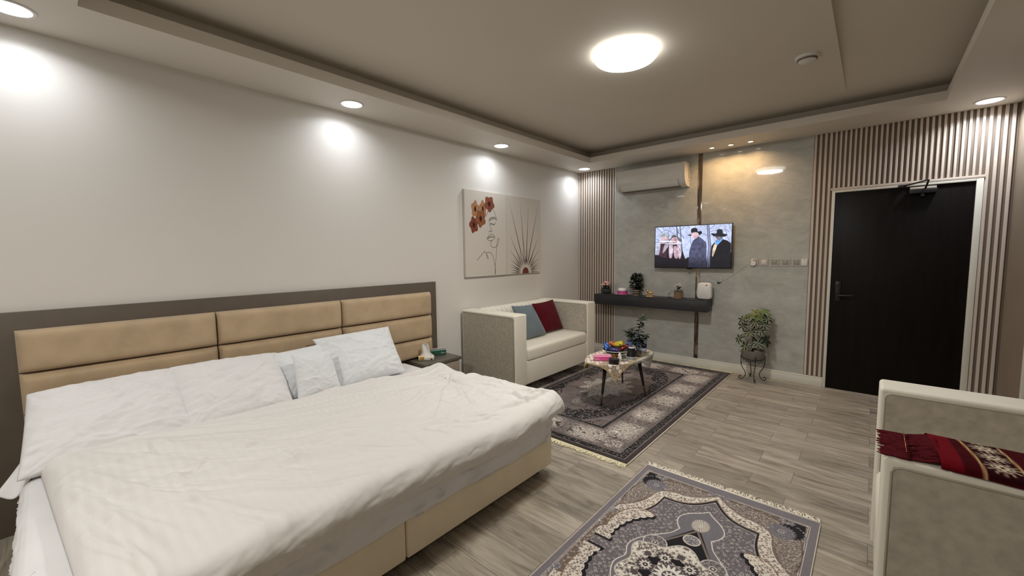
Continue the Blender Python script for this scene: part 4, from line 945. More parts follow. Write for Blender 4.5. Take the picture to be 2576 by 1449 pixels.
for i, (y0, y1, fn, lab) in enumerate([(3.118, 3.808, paint_face, 'left canvas with line drawing of a face crowned with brown poppies'), (3.816, 4.520, paint_sun, 'right canvas with brown rays rising from a half sun')]):
    t = thing('wall_canvas', lab, 'picture', (XL, (y0+y1)/2, 1.24), 0, 'pair of canvases above the loveseat')
    xx = -3.447 if i == 0 else -3.452
    box('canvas_body', (XL+.001, y0, 1.242), (xx-.0015, y1, 2.232), M_canedge, t, .003)
    c = fn(); ny, nx = c.shape[:2]; Y, Z = np.meshgrid(np.linspace(y0+.001, y1-.001, nx), np.linspace(2.231, 1.243, ny))
    np_grid('printed_face', np.stack([0*Y+xx, Y, Z], -1), M_canvas, t, c, smooth=False)

# ------------------------------------------------------------------ television
TVP = {
 'body1':[(0.063, 0.388), (0.203, 0.385), (0.215, 0.558), (0.227, 1.003), (-0.0, 1.006), (0.037, 0.662)], 'shirt1':[(0.031, 0.397), (0.076, 0.4), (0.056, 0.685), (0.011, 0.661)], 'shirt1b':[(0.14, 0.425), (0.203, 0.428), (0.108, 0.664)],
 'face1':[(0.096, 0.237), (0.172, 0.243), (0.171, 0.34), (0.134, 0.359), (0.096, 0.335)], 'hat1':[(0.07, 0.225), (0.102, 0.162), (0.14, 0.143), (0.172, 0.189), (0.203, 0.223), (0.19, 0.276), (0.159, 0.242), (0.102, 0.238), (0.083, 0.269)],
 'body2':[(0.19, 0.449), (0.35, 0.435), (0.386, 0.586), (0.422, 0.778), (0.458, 1.001), (0.139, 1.004), (0.165, 0.665)], 'face2':[(0.234, 0.284), (0.302, 0.273), (0.314, 0.37), (0.277, 0.432), (0.234, 0.387)],
 'hair2':[(0.203, 0.385), (0.24, 0.365), (0.258, 0.56), (0.239, 0.764), (0.208, 0.764), (0.196, 0.59)], 'hair2b':[(0.302, 0.284), (0.338, 0.392), (0.374, 0.596), (0.362, 0.777), (0.338, 0.777), (0.32, 0.584)], 'hair2c':[(0.265, 0.496), (0.314, 0.508), (0.326, 0.766), (0.277, 0.754)],
 'hat2':[(0.171, 0.324), (0.221, 0.284), (0.24, 0.215), (0.277, 0.202), (0.308, 0.241), (0.368, 0.33), (0.362, 0.372), (0.332, 0.349), (0.302, 0.262), (0.24, 0.279), (0.221, 0.321)],
 'dark':[(0.001, 0.694), (0.139, 0.774), (0.398, 0.809), (0.476, 0.757), (0.482, 1.006), (-0.0, 1.011)],
 'body3':[(0.597, 0.262), (0.648, 0.327), (0.694, 0.412), (0.702, 0.535), (0.7, 0.699), (0.718, 0.998), (0.47, 1.001), (0.478, 0.631), (0.496, 0.485), (0.522, 0.361), (0.563, 0.301)], 'face3':[(0.496, 0.182), (0.539, 0.159), (0.591, 0.168), (0.6, 0.241), (0.574, 0.302), (0.528, 0.304), (0.504, 0.255)],
 'hat3':[(0.449, 0.225), (0.481, 0.207), (0.496, 0.192), (0.496, 0.093), (0.51, 0.063), (0.539, 0.055), (0.574, 0.074), (0.585, 0.142), (0.62, 0.135), (0.638, 0.162), (0.631, 0.202), (0.603, 0.231), (0.585, 0.173), (0.539, 0.159), (0.496, 0.182), (0.499, 0.239)],
 'body4':[(0.901, 0.343), (0.949, 0.376), (0.997, 0.438), (1.005, 1.0), (0.746, 1.003), (0.75, 0.68), (0.761, 0.497), (0.804, 0.398), (0.784, 0.742), (0.832, 0.48)], 'vest4':[(0.813, 0.418), (0.829, 0.48), (0.784, 0.742), (0.772, 0.68), (0.783, 0.518)],
 'scarf4':[(0.812, 0.358), (0.853, 0.37), (0.896, 0.313), (0.901, 0.343), (0.826, 0.485), (0.813, 0.418)], 'face4':[(0.809, 0.246), (0.896, 0.253), (0.893, 0.313), (0.853, 0.37), (0.82, 0.328)],
 'hat4':[(0.754, 0.197), (0.814, 0.207), (0.825, 0.127), (0.863, 0.108), (0.892, 0.143), (0.898, 0.208), (0.949, 0.237), (0.928, 0.285), (0.89, 0.287), (0.809, 0.277), (0.776, 0.259)]}
TC = {'body1': (70, 44, 60), 'shirt1': (176, 176, 196), 'shirt1b': (176, 168, 182), 'face1': (190, 158, 166), 'hat1': (150, 156, 164), 'body2': (40, 24, 32), 'face2': (186, 148, 158), 'hair2': (196, 182, 196), 'hair2b': (202, 188, 204), 'hair2c': (190, 160, 176), 'hat2': (98, 88, 94), 'dark': (24, 20, 32),
      'body3': (74, 76, 104), 'face3': (206, 176, 186), 'hat3': (28, 28, 40), 'body4': (22, 22, 30), 'vest4': (212, 188, 168), 'scarf4': (104, 158, 222), 'face4': (112, 104, 114), 'hat4': (34, 34, 46)}
def paint_tv():
    P = Paint(1, .5625, 384, 216, (206, 218, 244)); f = (slice(0, 216), slice(0, 384)); P.blend(f, fbm(P.X, P.Y, 3, 26, 4)*.75, (150, 158, 196))
    R_ = random.Random(4)
    for i in range(60):
        x, y = R_.uniform(-.05, 1.05), R_.uniform(0, .56); a = R_.uniform(-2.6, -.5); L = [(x, y)]
        for k in range(5): x += .05*cos(a); y += .05*sin(a); a += R_.gauss(0, .35); L.append((x, y))
        P.stroke(L, R_.uniform(.002, .008), R_.choice([(92, 98, 132), (112, 118, 156), (240, 244, 255), (84, 88, 118)]))
    for x in (.30, .345, .72, .70): P.stroke([(x, 0), (x+.03, .28), (x+.01, .56)], .014, (96, 102, 132))
    for k, L in TVP.items():
        L = [(a, b*.5625) for a, b in L]; c = TC[k]
        def pat(X, Y, c=c): n = fbm(X, Y, len(k)*3, 30, 3)[..., None]; return np.array(c)/255.*(.72+.56*n)
        P.fill(smooth_line(L, 3, True) if 'body' not in k else L, c, pat)
    low = sst(.38, .56, P.Y)*.62*(P.X < .999); P.blend(f, low, (12, 11, 20))
    P.fill([(.06, .195), (.285, .197), (.285, .209), (.06, .207)], (244, 240, 250)); P.fill([(.04, .221), (.41, .228), (.41, .234), (.04, .227)], (240, 236, 248)); return P.c
tv = thing('television', 'wall-mounted television showing four people in brimmed hats', 'television', (-1.744, YB, 1.29))
TX_, TZ_ = (-2.222, -1.272), (1.290, 1.842)
box('bezel', (TX_[0], 5.448, TZ_[0]), (TX_[1], 5.478, TZ_[1]), M_blackpl, tv, .004)
box('back_housing', (TX_[0]+.15, 5.478, TZ_[0]+.06), (TX_[1]-.15, 5.52, TZ_[1]-.12), M_blackpl, tv, .012)
box('wall_bracket', (-1.90, 5.515, 1.50), (-1.60, YB-.003, 1.72), M_black, tv, .003)
c = paint_tv(); ny, nx = c.shape[:2]; X, Z = np.meshgrid(np.linspace(TX_[0]+.010, TX_[1]-.010, nx), np.linspace(TZ_[1]-.010, TZ_[0]+.014, ny))
M_scr = attr_mat('lit_screen_picture', .15, emit=1.25, spec=.5)
np_grid('screen', np.stack([X, 0*X+5.4472, Z], -1), M_scr, tv, c, smooth=False, flip=True)
lathe('sensor_bump', [(.001, -.014), (.03, -.012), (.036, .002)], (-1.765, 5.462, TZ_[0]), M_blackpl, tv, 20)

# ------------------------------------------------------------------ air conditioner
acu = thing('air_conditioner', 'white split air conditioner high on the marble wall', 'air conditioner', (-2.28, YB, 2.34))
AX0, AX1 = -2.748, -1.812
prof = [(.005, 2.336), (.085, 2.338), (.135, 2.350), (.170, 2.375), (.196, 2.420), (.206, 2.47), (.207, 2.58), (.204, 2.618), (.190, 2.632), (.005, 2.634)]
def extr(name, prof, x0, x1, m_, par, close=True):
    bm = bmesh.new(); a = [bm.verts.new((x0, YB-d, z)) for d, z in prof]; b = [bm.verts.new((x1, YB-d, z)) for d, z in prof]; n = len(prof)
    for i in range(n): bm.faces.new((a[i], a[(i+1) % n], b[(i+1) % n], b[i]))
    bm.faces.new(a); bm.faces.new(b[::-1]); return shade(bm_obj(name, bm, m_, par), 30)
extr('body', prof, AX0+.012, AX1-.028, M_gloss, acu)
extr('end_cap', [(d+.001*(d > .01), z) for d, z in prof], AX0, AX0+.011, M_gloss, acu); extr('end_cap', [(d+.001*(d > .01), z) for d, z in prof], AX1-.027, AX1, M_gloss, acu)
extr('air_flap', [(.100, 2.3415), (.142, 2.350), (.176, 2.374), (.2005, 2.415), (.197, 2.417), (.170, 2.379), (.138, 2.355), (.100, 2.347)], AX0+.055, AX1-.085, M_satinw, acu)
box('air_slot', (AX0+.05, YB-.130, 2.3365), (AX1-.08, YB-.060, 2.341), M_slatback, acu)
o = tube('flap_gap', [(AX0+.053, YB-.2020, 2.418), (AX0+.053, YB-.178, 2.372), (AX0+.053, YB-.142, 2.3475)], .0016, M_black, acu, 5); clone(o).location.x += AX1-AX0-.136
box('side_vent', (AX1-.002, YB-.055, 2.44), (AX1+.0012, YB-.045, 2.60), M_black, acu); box('side_vent', (AX1-.002, YB-.052, 2.405), (AX1+.0012, YB-.044, 2.42), M_black, acu)
lathe('indicator', [(.003, 0), (.003, .002)], (AX1-.05, YB-.209, 2.47), M_satinw, acu, 12, axis='y')

# ------------------------------------------------------------------ switches and sockets on the marble
M_plate = mat('champagne_plate', (.46, .44, .39), .35, metal=0, spec=.5); M_key = mat('grey_rocker', (.30, .285, .25), .25); M_keyw = mat('ivory_rocker', (.66, .60, .52), .3)
sw = [(-1.050, 'wall socket with a white round plug in it, leftmost of the row', 'socket'), (-.951, 'switch with an ivory rocker beside the socket with the plug', 'switch'), (-.845, 'champagne switch with grey rocker, third of the wall row', 'switch'),
      (-.739, 'champagne switch with grey rocker, fourth of the wall row', 'switch'), (-.636, 'champagne switch beside the small white sensor plate', 'switch')]
for i, (x, lab, cat) in enumerate(sw):
    t = thing('wall_socket' if i == 0 else 'wall_switch', lab, cat, (x, YB-.002, 1.368), 0, 'switches and sockets beside the door')
    bm = bmesh.new(); y1 = YB-.0025; s_ = .042
    for lo, hi in [((x-s_, y1-.009, 1.368-s_), (x-.028, y1, 1.368+s_)), ((x+.028, y1-.009, 1.368-s_), (x+s_, y1, 1.368+s_)), ((x-.028, y1-.009, 1.368+.028), (x+.028, y1, 1.368+s_)), ((x-.028, y1-.009, 1.368-s_), (x+.028, y1, 1.368-.028))]: add_box(bm, lo, hi, .002, 1)
    shade(bm_obj('plate', bm, M_plate, t))
    box('rocker', (x-.0275, y1-.008 if i != 1 else y1-.014, 1.368-.0275), (x+.0275, y1, 1.368+.0275), M_keyw if i == 1 else M_key, t, .003)
    if i == 0:
        bm = bmesh.new(); add_lathe(bm, [(.026, -.030), (.028, -.020), (.028, 0)], (x-.006, y1-.008, 1.355), 24, axis='y'); add_lathe(bm, [(.013, -.024), (.013, 0)], (x-.02, y1-.008, 1.392), 16, axis='y')
        o = shade(bm_obj('plug', bm, M_satinw)); tag(o, 'white plug pushed into the leftmost wall socket', 'plug')
t = thing('sensor_plate', 'small plain white plate at the row\'s right end beside the slats', 'wall plate', (-.564, YB, 1.37)); box('plate', (-.592, YB-.022, 1.332), (-.536, YB-.0025, 1.408), M_satinw, t, .004)
box('slot', (-.580, YB-.0228, 1.396), (-.548, YB-.021, 1.400), M_key, t)
# dark plug on a clear cable hanging on the marble
t = thing('wall_cable', 'thin clear cable ending in a small black plug on the marble', 'cable', (-1.42, YB-.004, 1.113))
tube('cord', [(-1.410, YB-.006, 1.118), (-1.36, YB-.005, 1.148), (-1.30, YB-.005, 1.192), (-1.255, YB-.005, 1.222), (-1.19, YB-.005, 1.285), (-1.12, YB-.006, 1.34)], .0018, M_cable, t, 6)
bm = bmesh.new(); add_tube(bm, [(-1.452, YB-.010, 1.122), (-1.430, YB-.012, 1.110), (-1.405, YB-.008, 1.113)], [.003, .008, .003], 8); add_tube(bm, [(-1.445, YB-.012, 1.105), (-1.425, YB-.010, 1.098)], .0025, 6); bm_obj('plug', bm, M_blackpl, t, True)

# ------------------------------------------------------------------ floating shelf
SZ = .899
sh = thing('wall_shelf', 'long charcoal floating shelf on the marble wall', 'shelf', (-2.28, YB, .75))
box('top_board', (-3.070, 5.320, SZ-.008), (-1.500, YB-.012, SZ), M_shelf, sh, .0015)
box('shelf_box', (-3.068, 5.322, .752), (-1.502, YB-.012, SZ-.0085), M_shelf, sh, .002)

# leaves -------------------------------------------------------
M_leafv = attr_mat('leaf_surface', .42, spec=.4)
def leaf_into(V, F, C, base, direc, upv, L, w, bend=.25, fold=.25, cin=(30, 60, 22), cout=None, tip=1.0, ns=7):
    d = Vector(direc).normalized(); u = Vector(upv); side = d.cross(u)
    if side.length < 1e-4: side = d.orthogonal()
    side.normalize(); nn = side.cross(d).normalized(); b0 = len(V); cols = 5
    for i in range(ns):
        f = i/(ns-1); p = Vector(base)+d*(L*f)-nn*(bend*L*f*f); ww = w*.5*(sin(pi*min(.999, f**.85))**.75)*(1 if f < .999 else .02)+.0004
        for j in range(cols):
            s_ = (j/(cols-1)*2-1); q = p+side*(s_*ww)+nn*(abs(s_)*ww*fold); V.append(tuple(q))
            c = cin if abs(s_) < .75 else (cout or cin); k = 1.12 if s_ == 0 else 1; C.append([min(255, x*k)/255 for x in c])
    for i in range(ns-1):
        for j in range(cols-1): a = b0+i*cols+j; F.append((a, a+1, a+cols+1, a+cols))
def foliage(name, V, F, C, par):
    o = mesh(name, V, F, M_leafv, par, True); set_col(o.data, np.array(C)); return o
R_ = random.Random(12)
def bushy(par, c, n, rx, rz_, L, w, cin, cout=None, zmin=-1):
    V, F, C = [], [], []
    for i in range(n):
        a = R_.uniform(0, 2*pi); el = R_.uniform(-.35, 1.4); rr_ = R_.uniform(.35, 1)
        p = Vector((c[0]+rx*rr_*cos(a)*cos(el), c[1]+rx*rr_*sin(a)*cos(el), c[2]+rz_*rr_*sin(el)))
        d = Vector((cos(a)*cos(el), sin(a)*cos(el), sin(el)*.8+R_.uniform(-.3, .2)))
        k = R_.uniform(.75, 1.25); cc = [x*k for x in cin]
        leaf_into(V, F, C, p, d, (0, 0, 1), L*R_.uniform(.7, 1.2), w*R_.uniform(.8, 1.1), R_.uniform(.1, .5), .2, cc, cout, ns=5)
    return foliage('foliage', V, F, C, par)
M_soil = mat('dark_soil', (.03, .022, .016), .95, bump=1, bscale=150, var=.3, vscale=60)
M_potg = mat('dark_green_glaze', (.03, .045, .038), .35, var=.2, vscale=30)
# 1 flower pot
t = thing('flower_pot', 'dark green pot of pale pink flowers at the shelf\'s left end', 'potted plant', (-2.945, 5.455, SZ))
lathe('pot', [(.05, 0), (.062, .012), (.070, .05), (.066, .070), (.056, .076), (.052, .070)], (-2.945, 5.455, SZ), M_potg, t, 32)
lathe('soil', [(.052, .068), (.052, .070)], (-2.945, 5.455, SZ), M_soil, t, 20)
bushy(t, (-2.945, 5.455, SZ+.085), 60, .055, .045, .04, .022, (24, 40, 20))
def blossoms(par, c, rx, rz_, n, r, cols, seed):
    R2 = random.Random(seed); bm = bmesh.new()
    for i in range(n):
        a = R2.uniform(0, 2*pi); q = R2.uniform(0, 1)**.5; p = (c[0]+rx*q*cos(a), c[1]+rx*q*sin(a), c[2]+rz_*(1-q*q)+R2.uniform(-.008, .01)); rr_ = r*R2.uniform(.7, 1.2)
        for k in range(5):
            b = 2*pi*k/5+i; M_ = Matrix.Translation((p[0]+rr_*.6*cos(b), p[1]+rr_*.6*sin(b), p[2])) @ Matrix.Diagonal((rr_*.6, rr_*.6, rr_*.35, 1))
            bmesh.ops.create_icosphere(bm, subdivisions=1, radius=1, matrix=M_)
        bmesh.ops.create_icosphere(bm, subdivisions=1, radius=rr_*.4, matrix=Matrix.Translation((p[0], p[1], p[2]+rr_*.2)))
    return bm_obj('blossoms', bm, cols, par, True)
blossoms(t, (-2.935, 5.445, SZ+.125), .066, .045, 17, .021, mat('pale_pink_petals', (.72, .45, .38), .7, var=.2, vscale=40), 3)
# 2 pink and white hat-like covered dish
t = thing('covered_dish', 'pink and white hat-shaped covered dish on the shelf', 'dish', (-2.68, 5.44, SZ))
lathe('brim', [(.085, .0), (.105, .006), (.110, .012), (.104, .012), (.080, .008)], (-2.68, 5.44, SZ), M_pinkl, t, 40)
lathe('pink_band', [(.078, .008), (.074, .03), (.068, .060)], (-2.68, 5.44, SZ), mat('magenta_plastic', (.42, .06, .24), .3, var=.2, vscale=30), t, 40)
lathe('crown', [(.0685, .060), (.064, .082), (.052, .094), (.03, .092), (.001, .088)], (-2.68, 5.44, SZ), M_satinw, t, 40, cap=False)
# 3 leafy plant in striped pot
t = thing('potted_plant', 'dense green leafy plant in a black and cream striped pot on the shelf', 'potted plant', (-2.487, 5.472, SZ))
N = NT('striped_pot'); tc = N.n('ShaderNodeTexCoord'); sp = N.n('ShaderNodeSeparateXYZ'); N.l(tc, 'Object', sp, 0); mm = N.n('ShaderNodeMath', operation='MULTIPLY'); mm.inputs[1].default_value = 1/.0305; N.l(sp, 'Z', mm, 0)
fr = N.n('ShaderNodeMath', operation='FRACT'); N.l(mm, 0, fr, 0); gt = N.n('ShaderNodeMath', operation='GREATER_THAN'); gt.inputs[1].default_value = .42; N.l(fr, 0, gt, 0)
mx = N.n('ShaderNodeMix', data_type='RGBA'); mx.inputs[6].default_value = (.50, .40, .28, 1); mx.inputs[7].default_value = (.02, .014, .012, 1); N.l(gt, 0, mx, 0); N.l(mx, 2, N.b, 'Base Color'); N.b.inputs['Roughness'].default_value = .6
lathe('pot', [(.040, 0), (.043, .005), (.049, .088), (.046, .090), (.044, .080)], (-2.487, 5.472, SZ), N.m, t, 32)
lathe('soil', [(.044, .078), (.044, .080)], (-2.487, 5.472, SZ), M_soil, t, 20)
V, F, C = [], [], []
for i in range(230):
    h = R_.uniform(.085, .30); rad = .075*sin(pi*min(1, (h-.03)/.29))**.5*R_.uniform(.5, 1.1)+.012; a = R_.uniform(0, 2*pi); k = R_.uniform(.5, 1.5)
    leaf_into(V, F, C, (-2.482+rad*cos(a), 5.468+rad*sin(a)*.62, SZ+h), (cos(a), sin(a)*.7, R_.uniform(-.7, .9)), (0, 0, 1), R_.uniform(.028, .040), .036, .3, .2, (20*k, 34*k, 15*k), ns=5)
foliage('foliage', V, F, C, t)
tube('stem', [(-2.487, 5.472, SZ+.078), (-2.485, 5.47, SZ+.18), (-2.475, 5.465, SZ+.29)], .006, M_soil, t)
# 4 golden rocking horse figurine
hx, hy = -2.255, 5.40
t = thing('horse_figurine', 'small golden rocking horse figurine on the shelf', 'figurine', (hx, hy, SZ))
bm = bmesh.new()
add_tube(bm, [(hx-.030, hy, SZ+.052), (hx-.012, hy, SZ+.050), (hx+.012, hy, SZ+.050), (hx+.032, hy, SZ+.055)], [.010, .014, .013, .011], 10)
add_tube(bm, [(hx-.026, hy, SZ+.055), (hx-.036, hy, SZ+.075), (hx-.040, hy, SZ+.092), (hx-.052, hy, SZ+.090), (hx-.062, hy, SZ+.080)], [.011, .008, .007, .006, .003], 10)
for dx, ex in ((-.026, -.038), (-.022, -.012), (.022, .012), (.030, .040)):
    add_tube(bm, [(hx+dx, hy+(.006 if dx*ex > 0 else -.006), SZ+.048), (hx+(dx+ex)/2-.003, hy, SZ+.030), (hx+ex, hy, SZ+.013)], [.006, .004, .0035], 6)
add_tube(bm, [(hx+.034, hy, SZ+.058), (hx+.044, hy, SZ+.052), (hx+.046, hy, SZ+.034)], [.004, .005, .002], 6)
add_tube(bm, [(hx-.038, hy, SZ+.098), (hx-.040, hy, SZ+.106)], [.003, .001], 6)
bm_obj('horse', bm, M_gold, t, True)
bm = bmesh.new()
for s_ in (-.012, .012): add_tube(bm, [(hx-.055, hy+s_, SZ+.022), (hx-.03, hy+s_, SZ+.008), (hx, hy+s_, SZ+.004), (hx+.03, hy+s_, SZ+.008), (hx+.055, hy+s_, SZ+.022)], .0035, 6)
add_box(bm, (hx-.045, hy-.018, SZ), (hx+.050, hy+.018, SZ+.005), .002, 1); add_box(bm, (hx-.03, hy-.013, SZ+.009), (hx+.03, hy+.013, SZ+.013))
bm_obj('rocker', bm, M_gold, t)
# 5 tiny bent lamp-like ornament
t = thing('sprig_ornament', 'tiny black-footed ornament with a bent green sprig on the shelf', 'ornament', (-1.987, 5.395, SZ))
lathe('foot', [(.024, 0), (.022, .008), (.006, .012)], (-1.987, 5.395, SZ), M_blackpl, t, 20)
M_sprig = mat('dark_green_wire', (.03, .06, .045), .5)
bm = bmesh.new(); add_tube(bm, [(-1.99, 5.395, SZ+.01), (-1.998, 5.395, SZ+.04), (-1.985, 5.395, SZ+.07), (-1.965, 5.395, SZ+.092), (-1.945, 5.395, SZ+.088)], .0028, 6); add_tube(bm, [(-1.99, 5.395, SZ+.05), (-2.005, 5.393, SZ+.062)], [.004, .001], 6); add_tube(bm, [(-1.975, 5.395, SZ+.055), (-1.962, 5.393, SZ+.062)], [.004, .001], 6)
bm_obj('sprig', bm, M_sprig, t, True)
# 6 basket with white flowers
t = thing('woven_pot', 'brown woven pot with white flowers beside the humidifier', 'potted plant', (-1.868, 5.372, SZ))
N = NT('woven_basket'); tc = N.n('ShaderNodeTexCoord'); w1 = N.n('ShaderNodeTexWave', wave_type='BANDS', bands_direction='Z', i_Scale=34.0, i_Distortion=3.0); N.l(tc, 'Object', w1, 'Vector')
cr = N.n('ShaderNodeValToRGB'); cr.color_ramp.elements[0].color = (.12, .06, .035, 1); cr.color_ramp.elements[1].color = (.36, .22, .14, 1); N.l(w1, 'Fac', cr, 0); N.l(cr, 0, N.b, 'Base Color'); bp = N.n('ShaderNodeBump', i_Strength=.6, i_Distance=.004); N.l(w1, 'Fac', bp, 'Height'); N.l(bp, 0, N.b, 'Normal'); N.b.inputs['Roughness'].default_value = .8
lathe('pot', [(.046, 0), (.050, .004), (.054, .09), (.050, .093), (.047, .085)], (-1.868, 5.372, SZ), N.m, t, 32)
lathe('rim', [(.0545, .083), (.0575, .088), (.0545, .095), (.050, .092)], (-1.868, 5.372, SZ), N.m, t, 32, cap=False)
lathe('soil', [(.047, .082), (.047, .084)], (-1.868, 5.372, SZ), M_soil, t, 20)
bushy(t, (-1.868, 5.372, SZ+.10), 50, .035, .035, .042, .016, (34, 50, 26))
blossoms(t, (-1.865, 5.372, SZ+.145), .045, .045, 12, .013, mat('greyish_white_petals', (.50, .49, .46), .7), 5)
# 7 white humidifier with rounded square body
t = thing('humidifier', 'white rounded boxy appliance standing at the shelf\'s right end', 'humidifier', (-1.562, 5.425, SZ))
U, T = np.meshgrid(np.linspace(0, 2*pi, 65)[:-1], np.linspace(0, 1, 16)); sx = np.sign(np.cos(U))*np.abs(np.cos(U))**.42; sz = np.sign(np.sin(U))*np.abs(np.sin(U))**.42
ed = np.minimum(T, 1-T)/.5; k = (1-(1-np.clip(ed*2.6, 0, 1))**2.2*.14)*(.0001*0+1); X = -1.562+sx*.083*k*(1-.04*sz); Z = SZ+.112+sz*.104*k; Y = 5.385+T*.085
P = np.stack([X, Y, Z], -1); V = [tuple(p) for p in P.reshape(-1, 3)]; F = grid_faces(64, 16, True); F.append(tuple(range(64))[::-1]); F.append(tuple(15*64+i for i in range(64)))
shade(mesh('body', V, F, M_satinw, t, True), 60)
box('base', (-1.625, 5.390, SZ), (-1.50, 5.465, SZ+.010), M_blackpl, t, .003)
lathe('button', [(.011, -.002), (.011, .002)], (-1.530, 5.3845, SZ+.185), M_key, t, 20, axis='y')

# ------------------------------------------------------------------ plant on wire stand
px, py = -.990, 5.345
t = thing('plant_stand', 'black wire plant stand with scrolled feet by the skirting', 'plant stand', (px, py, 0))
tube('ring', [(px+.118*cos(a), py+.118*sin(a), .262) for a in np.linspace(0, 2*pi, 37)[:-1]], .004, M_black, t, 8, True)
tube('ring', [(px+.105*cos(a), py+.105*sin(a), .236) for a in np.linspace(0, 2*pi, 37)[:-1]], .003, M_black, t, 8, True)
for k in range(4):
    a = radians(22+90*k); ux, uy = cos(a), sin(a)
    pr = [(.122, .300), (.122, .255), (.122, .20), (.108, .15), (.078, .10), (.072, .06), (.090, .025), (.112, .008), (.132, .012), (.140, .030), (.128, .045), (.114, .038), (.116, .028)]
    pr = smooth_line(pr, 4); lg = tube('leg', [(px+ux*r, py+uy*r, z) for r, z in pr], .0042, M_black, t, 6)
    b = a+radians(45); mx_, my_ = px+.105*cos(b), py+.105*sin(b)
    tube('brace', [(px+ux*.12, py+uy*.12, .195), (mx_, my_, .236)], .0022, M_black, t, 5)
    c_ = a+radians(90); tube('brace', [(px+cos(c_)*.12, py+sin(c_)*.12, .195), (mx_, my_, .236)], .0022, M_black, t, 5)
t = thing('potted_schefflera', 'variegated umbrella plant in a grey bowl on the wire stand', 'potted plant', (px, py, .24))
M_bowl = mat('grey_brown_ceramic', (.14, .13, .105), .55, var=.12, vscale=20)
lathe('bowl', [(.085, .0), (.108, .012), (.117, .05), (.121, .112), (.119, .122), (.109, .120), (.106, .095)], (px, py, .2385), M_bowl, t, 44)
lathe('gravel', [(.107, .092), (.05, .100), (.001, .101)], (px, py, .2385), mat('pale_gravel', (.36, .34, .30), .9, bump=1, bscale=90, var=.35, vscale=70), t, 32, cap=False)
M_stem = mat('brown_stem', (.05, .045, .025), .7)
bm = bmesh.new(); V, F, C = [], [], []
heads = [(-.05, -.05, .40, -.5, .5, 0), (.045, -.055, .44, .2, .6, 0), (-.110, -.02, .46, -1, .5, 0), (-.02, -.055, .53, -.1, .8, 0), (.055, -.04, .55, .6, .7, 0), (-.085, -.01, .58, -.8, .6, 0),
         (.01, -.035, .62, 0, 1, 0), (.085, -.01, .60, 1, .6, 0), (-.03, -.02, .68, -.3, 1, 1), (.035, -.01, .67, .3, 1, 1), (.09, .02, .72, .9, .9, 2), (.02, .03, .70, .1, 1, 1), (-.095, .0, .635, -1, .8, 0), (.10, -.01, .47, 1.1, .3, 3), (.10, .03, .655, 1.1, .5, 0)]
add_tube(bm, [(px-.005, py, .33), (px-.008, py-.01, .42), (px+.002, py-.01, .52), (px+.004, py, .66), (px+.01, py+.01, .80)], [.013, .012, .010, .007, .004], 8)
for hx_, hy_, hz, lx, lz, kind in heads:
    hx_ *= 1.28; hz = .40+(hz-.40)*1.30; hy_ -= .015
    top = Vector((px+hx_, py+hy_, hz)); mid = Vector((px+hx_*.35, py+hy_*.35, hz-.06)); add_tube(bm, [(px, py-.005, max(.36, hz-.12)), mid, top], .0026, 5)
    n = 7 if kind != 3 else 6; nrm = Vector((lx*.6, -.8, lz)).normalized(); s1 = nrm.orthogonal().normalized(); s2 = nrm.cross(s1)
    for k in range(n):
        a = 2*pi*k/n+R_.uniform(-.2, .2); d = (s1*cos(a)+s2*sin(a))+nrm*R_.uniform(-.1, .25)
        g = R_.uniform(.8, 1.25); cin = {0: (30*g, 42*g, 24*g), 1: (62*g, 80*g, 36*g), 2: (76*g, 92*g, 46*g), 3: (30, 40, 26)}[kind]; cout = {0: (184, 182, 150), 1: (128, 138, 88), 2: (104, 118, 70), 3: (70, 76, 50)}[kind]
        leaf_into(V, F, C, top, d, nrm, R_.uniform(.068, .088) if kind != 2 else .075, .034 if kind != 2 else .022, R_.uniform(.15, .5), .12, cin, cout, ns=9)
bm_obj('stems', bm, M_stem, t, True); foliage('foliage', V, F, C, t)

# ------------------------------------------------------------------ coffee table
TZ = .452
ol = smooth_line([(-2.065, 3.43), (-1.985, 3.352), (-1.86, 3.362), (-1.765, 3.43), (-1.680, 3.60), (-1.652, 3.80), (-1.655, 4.02), (-1.700, 4.165), (-1.80, 4.235), (-1.93, 4.23), (-2.06, 4.10), (-2.135, 3.88), (-2.135, 3.63)], 7, True)
ct = thing('coffee_table', 'small three-legged table with rounded white top and dark tapered legs', 'table', (-1.9, 3.8, 0))
oc = (sum(p[0] for p in ol)/len(ol), sum(p[1] for p in ol)/len(ol))
def ring_mesh(name, prof, m_, par):  # prof: (scale toward centre, z)
    bm = bmesh.new(); rings = [[bm.verts.new((oc[0]+(x-oc[0])*s_, oc[1]+(y-oc[1])*s_, z)) for x, y in ol] for s_, z in prof]; n = len(ol)
    for a, b in zip(rings, rings[1:]):
        for i in range(n): bm.faces.new((a[i], a[(i+1) % n], b[(i+1) % n], b[i]))
    bm.faces.new(rings[0][::-1]); bm.faces.new(rings[-1]); return shade(bm_obj(name, bm, m_, par), 30)
M_ttop = mat('white_table_top', (.56, .55, .50), .35); M_tedge = mat('grey_table_underside', (.20, .19, .17), .6)
ring_mesh('top', [(.93, TZ-.030), (.985, TZ-.022), (1, TZ-.008), (.995, TZ)], M_ttop, ct)
ring_mesh('underside', [(.75, TZ-.050), (.90, TZ-.042), (.93, TZ-.031)], M_tedge, ct)
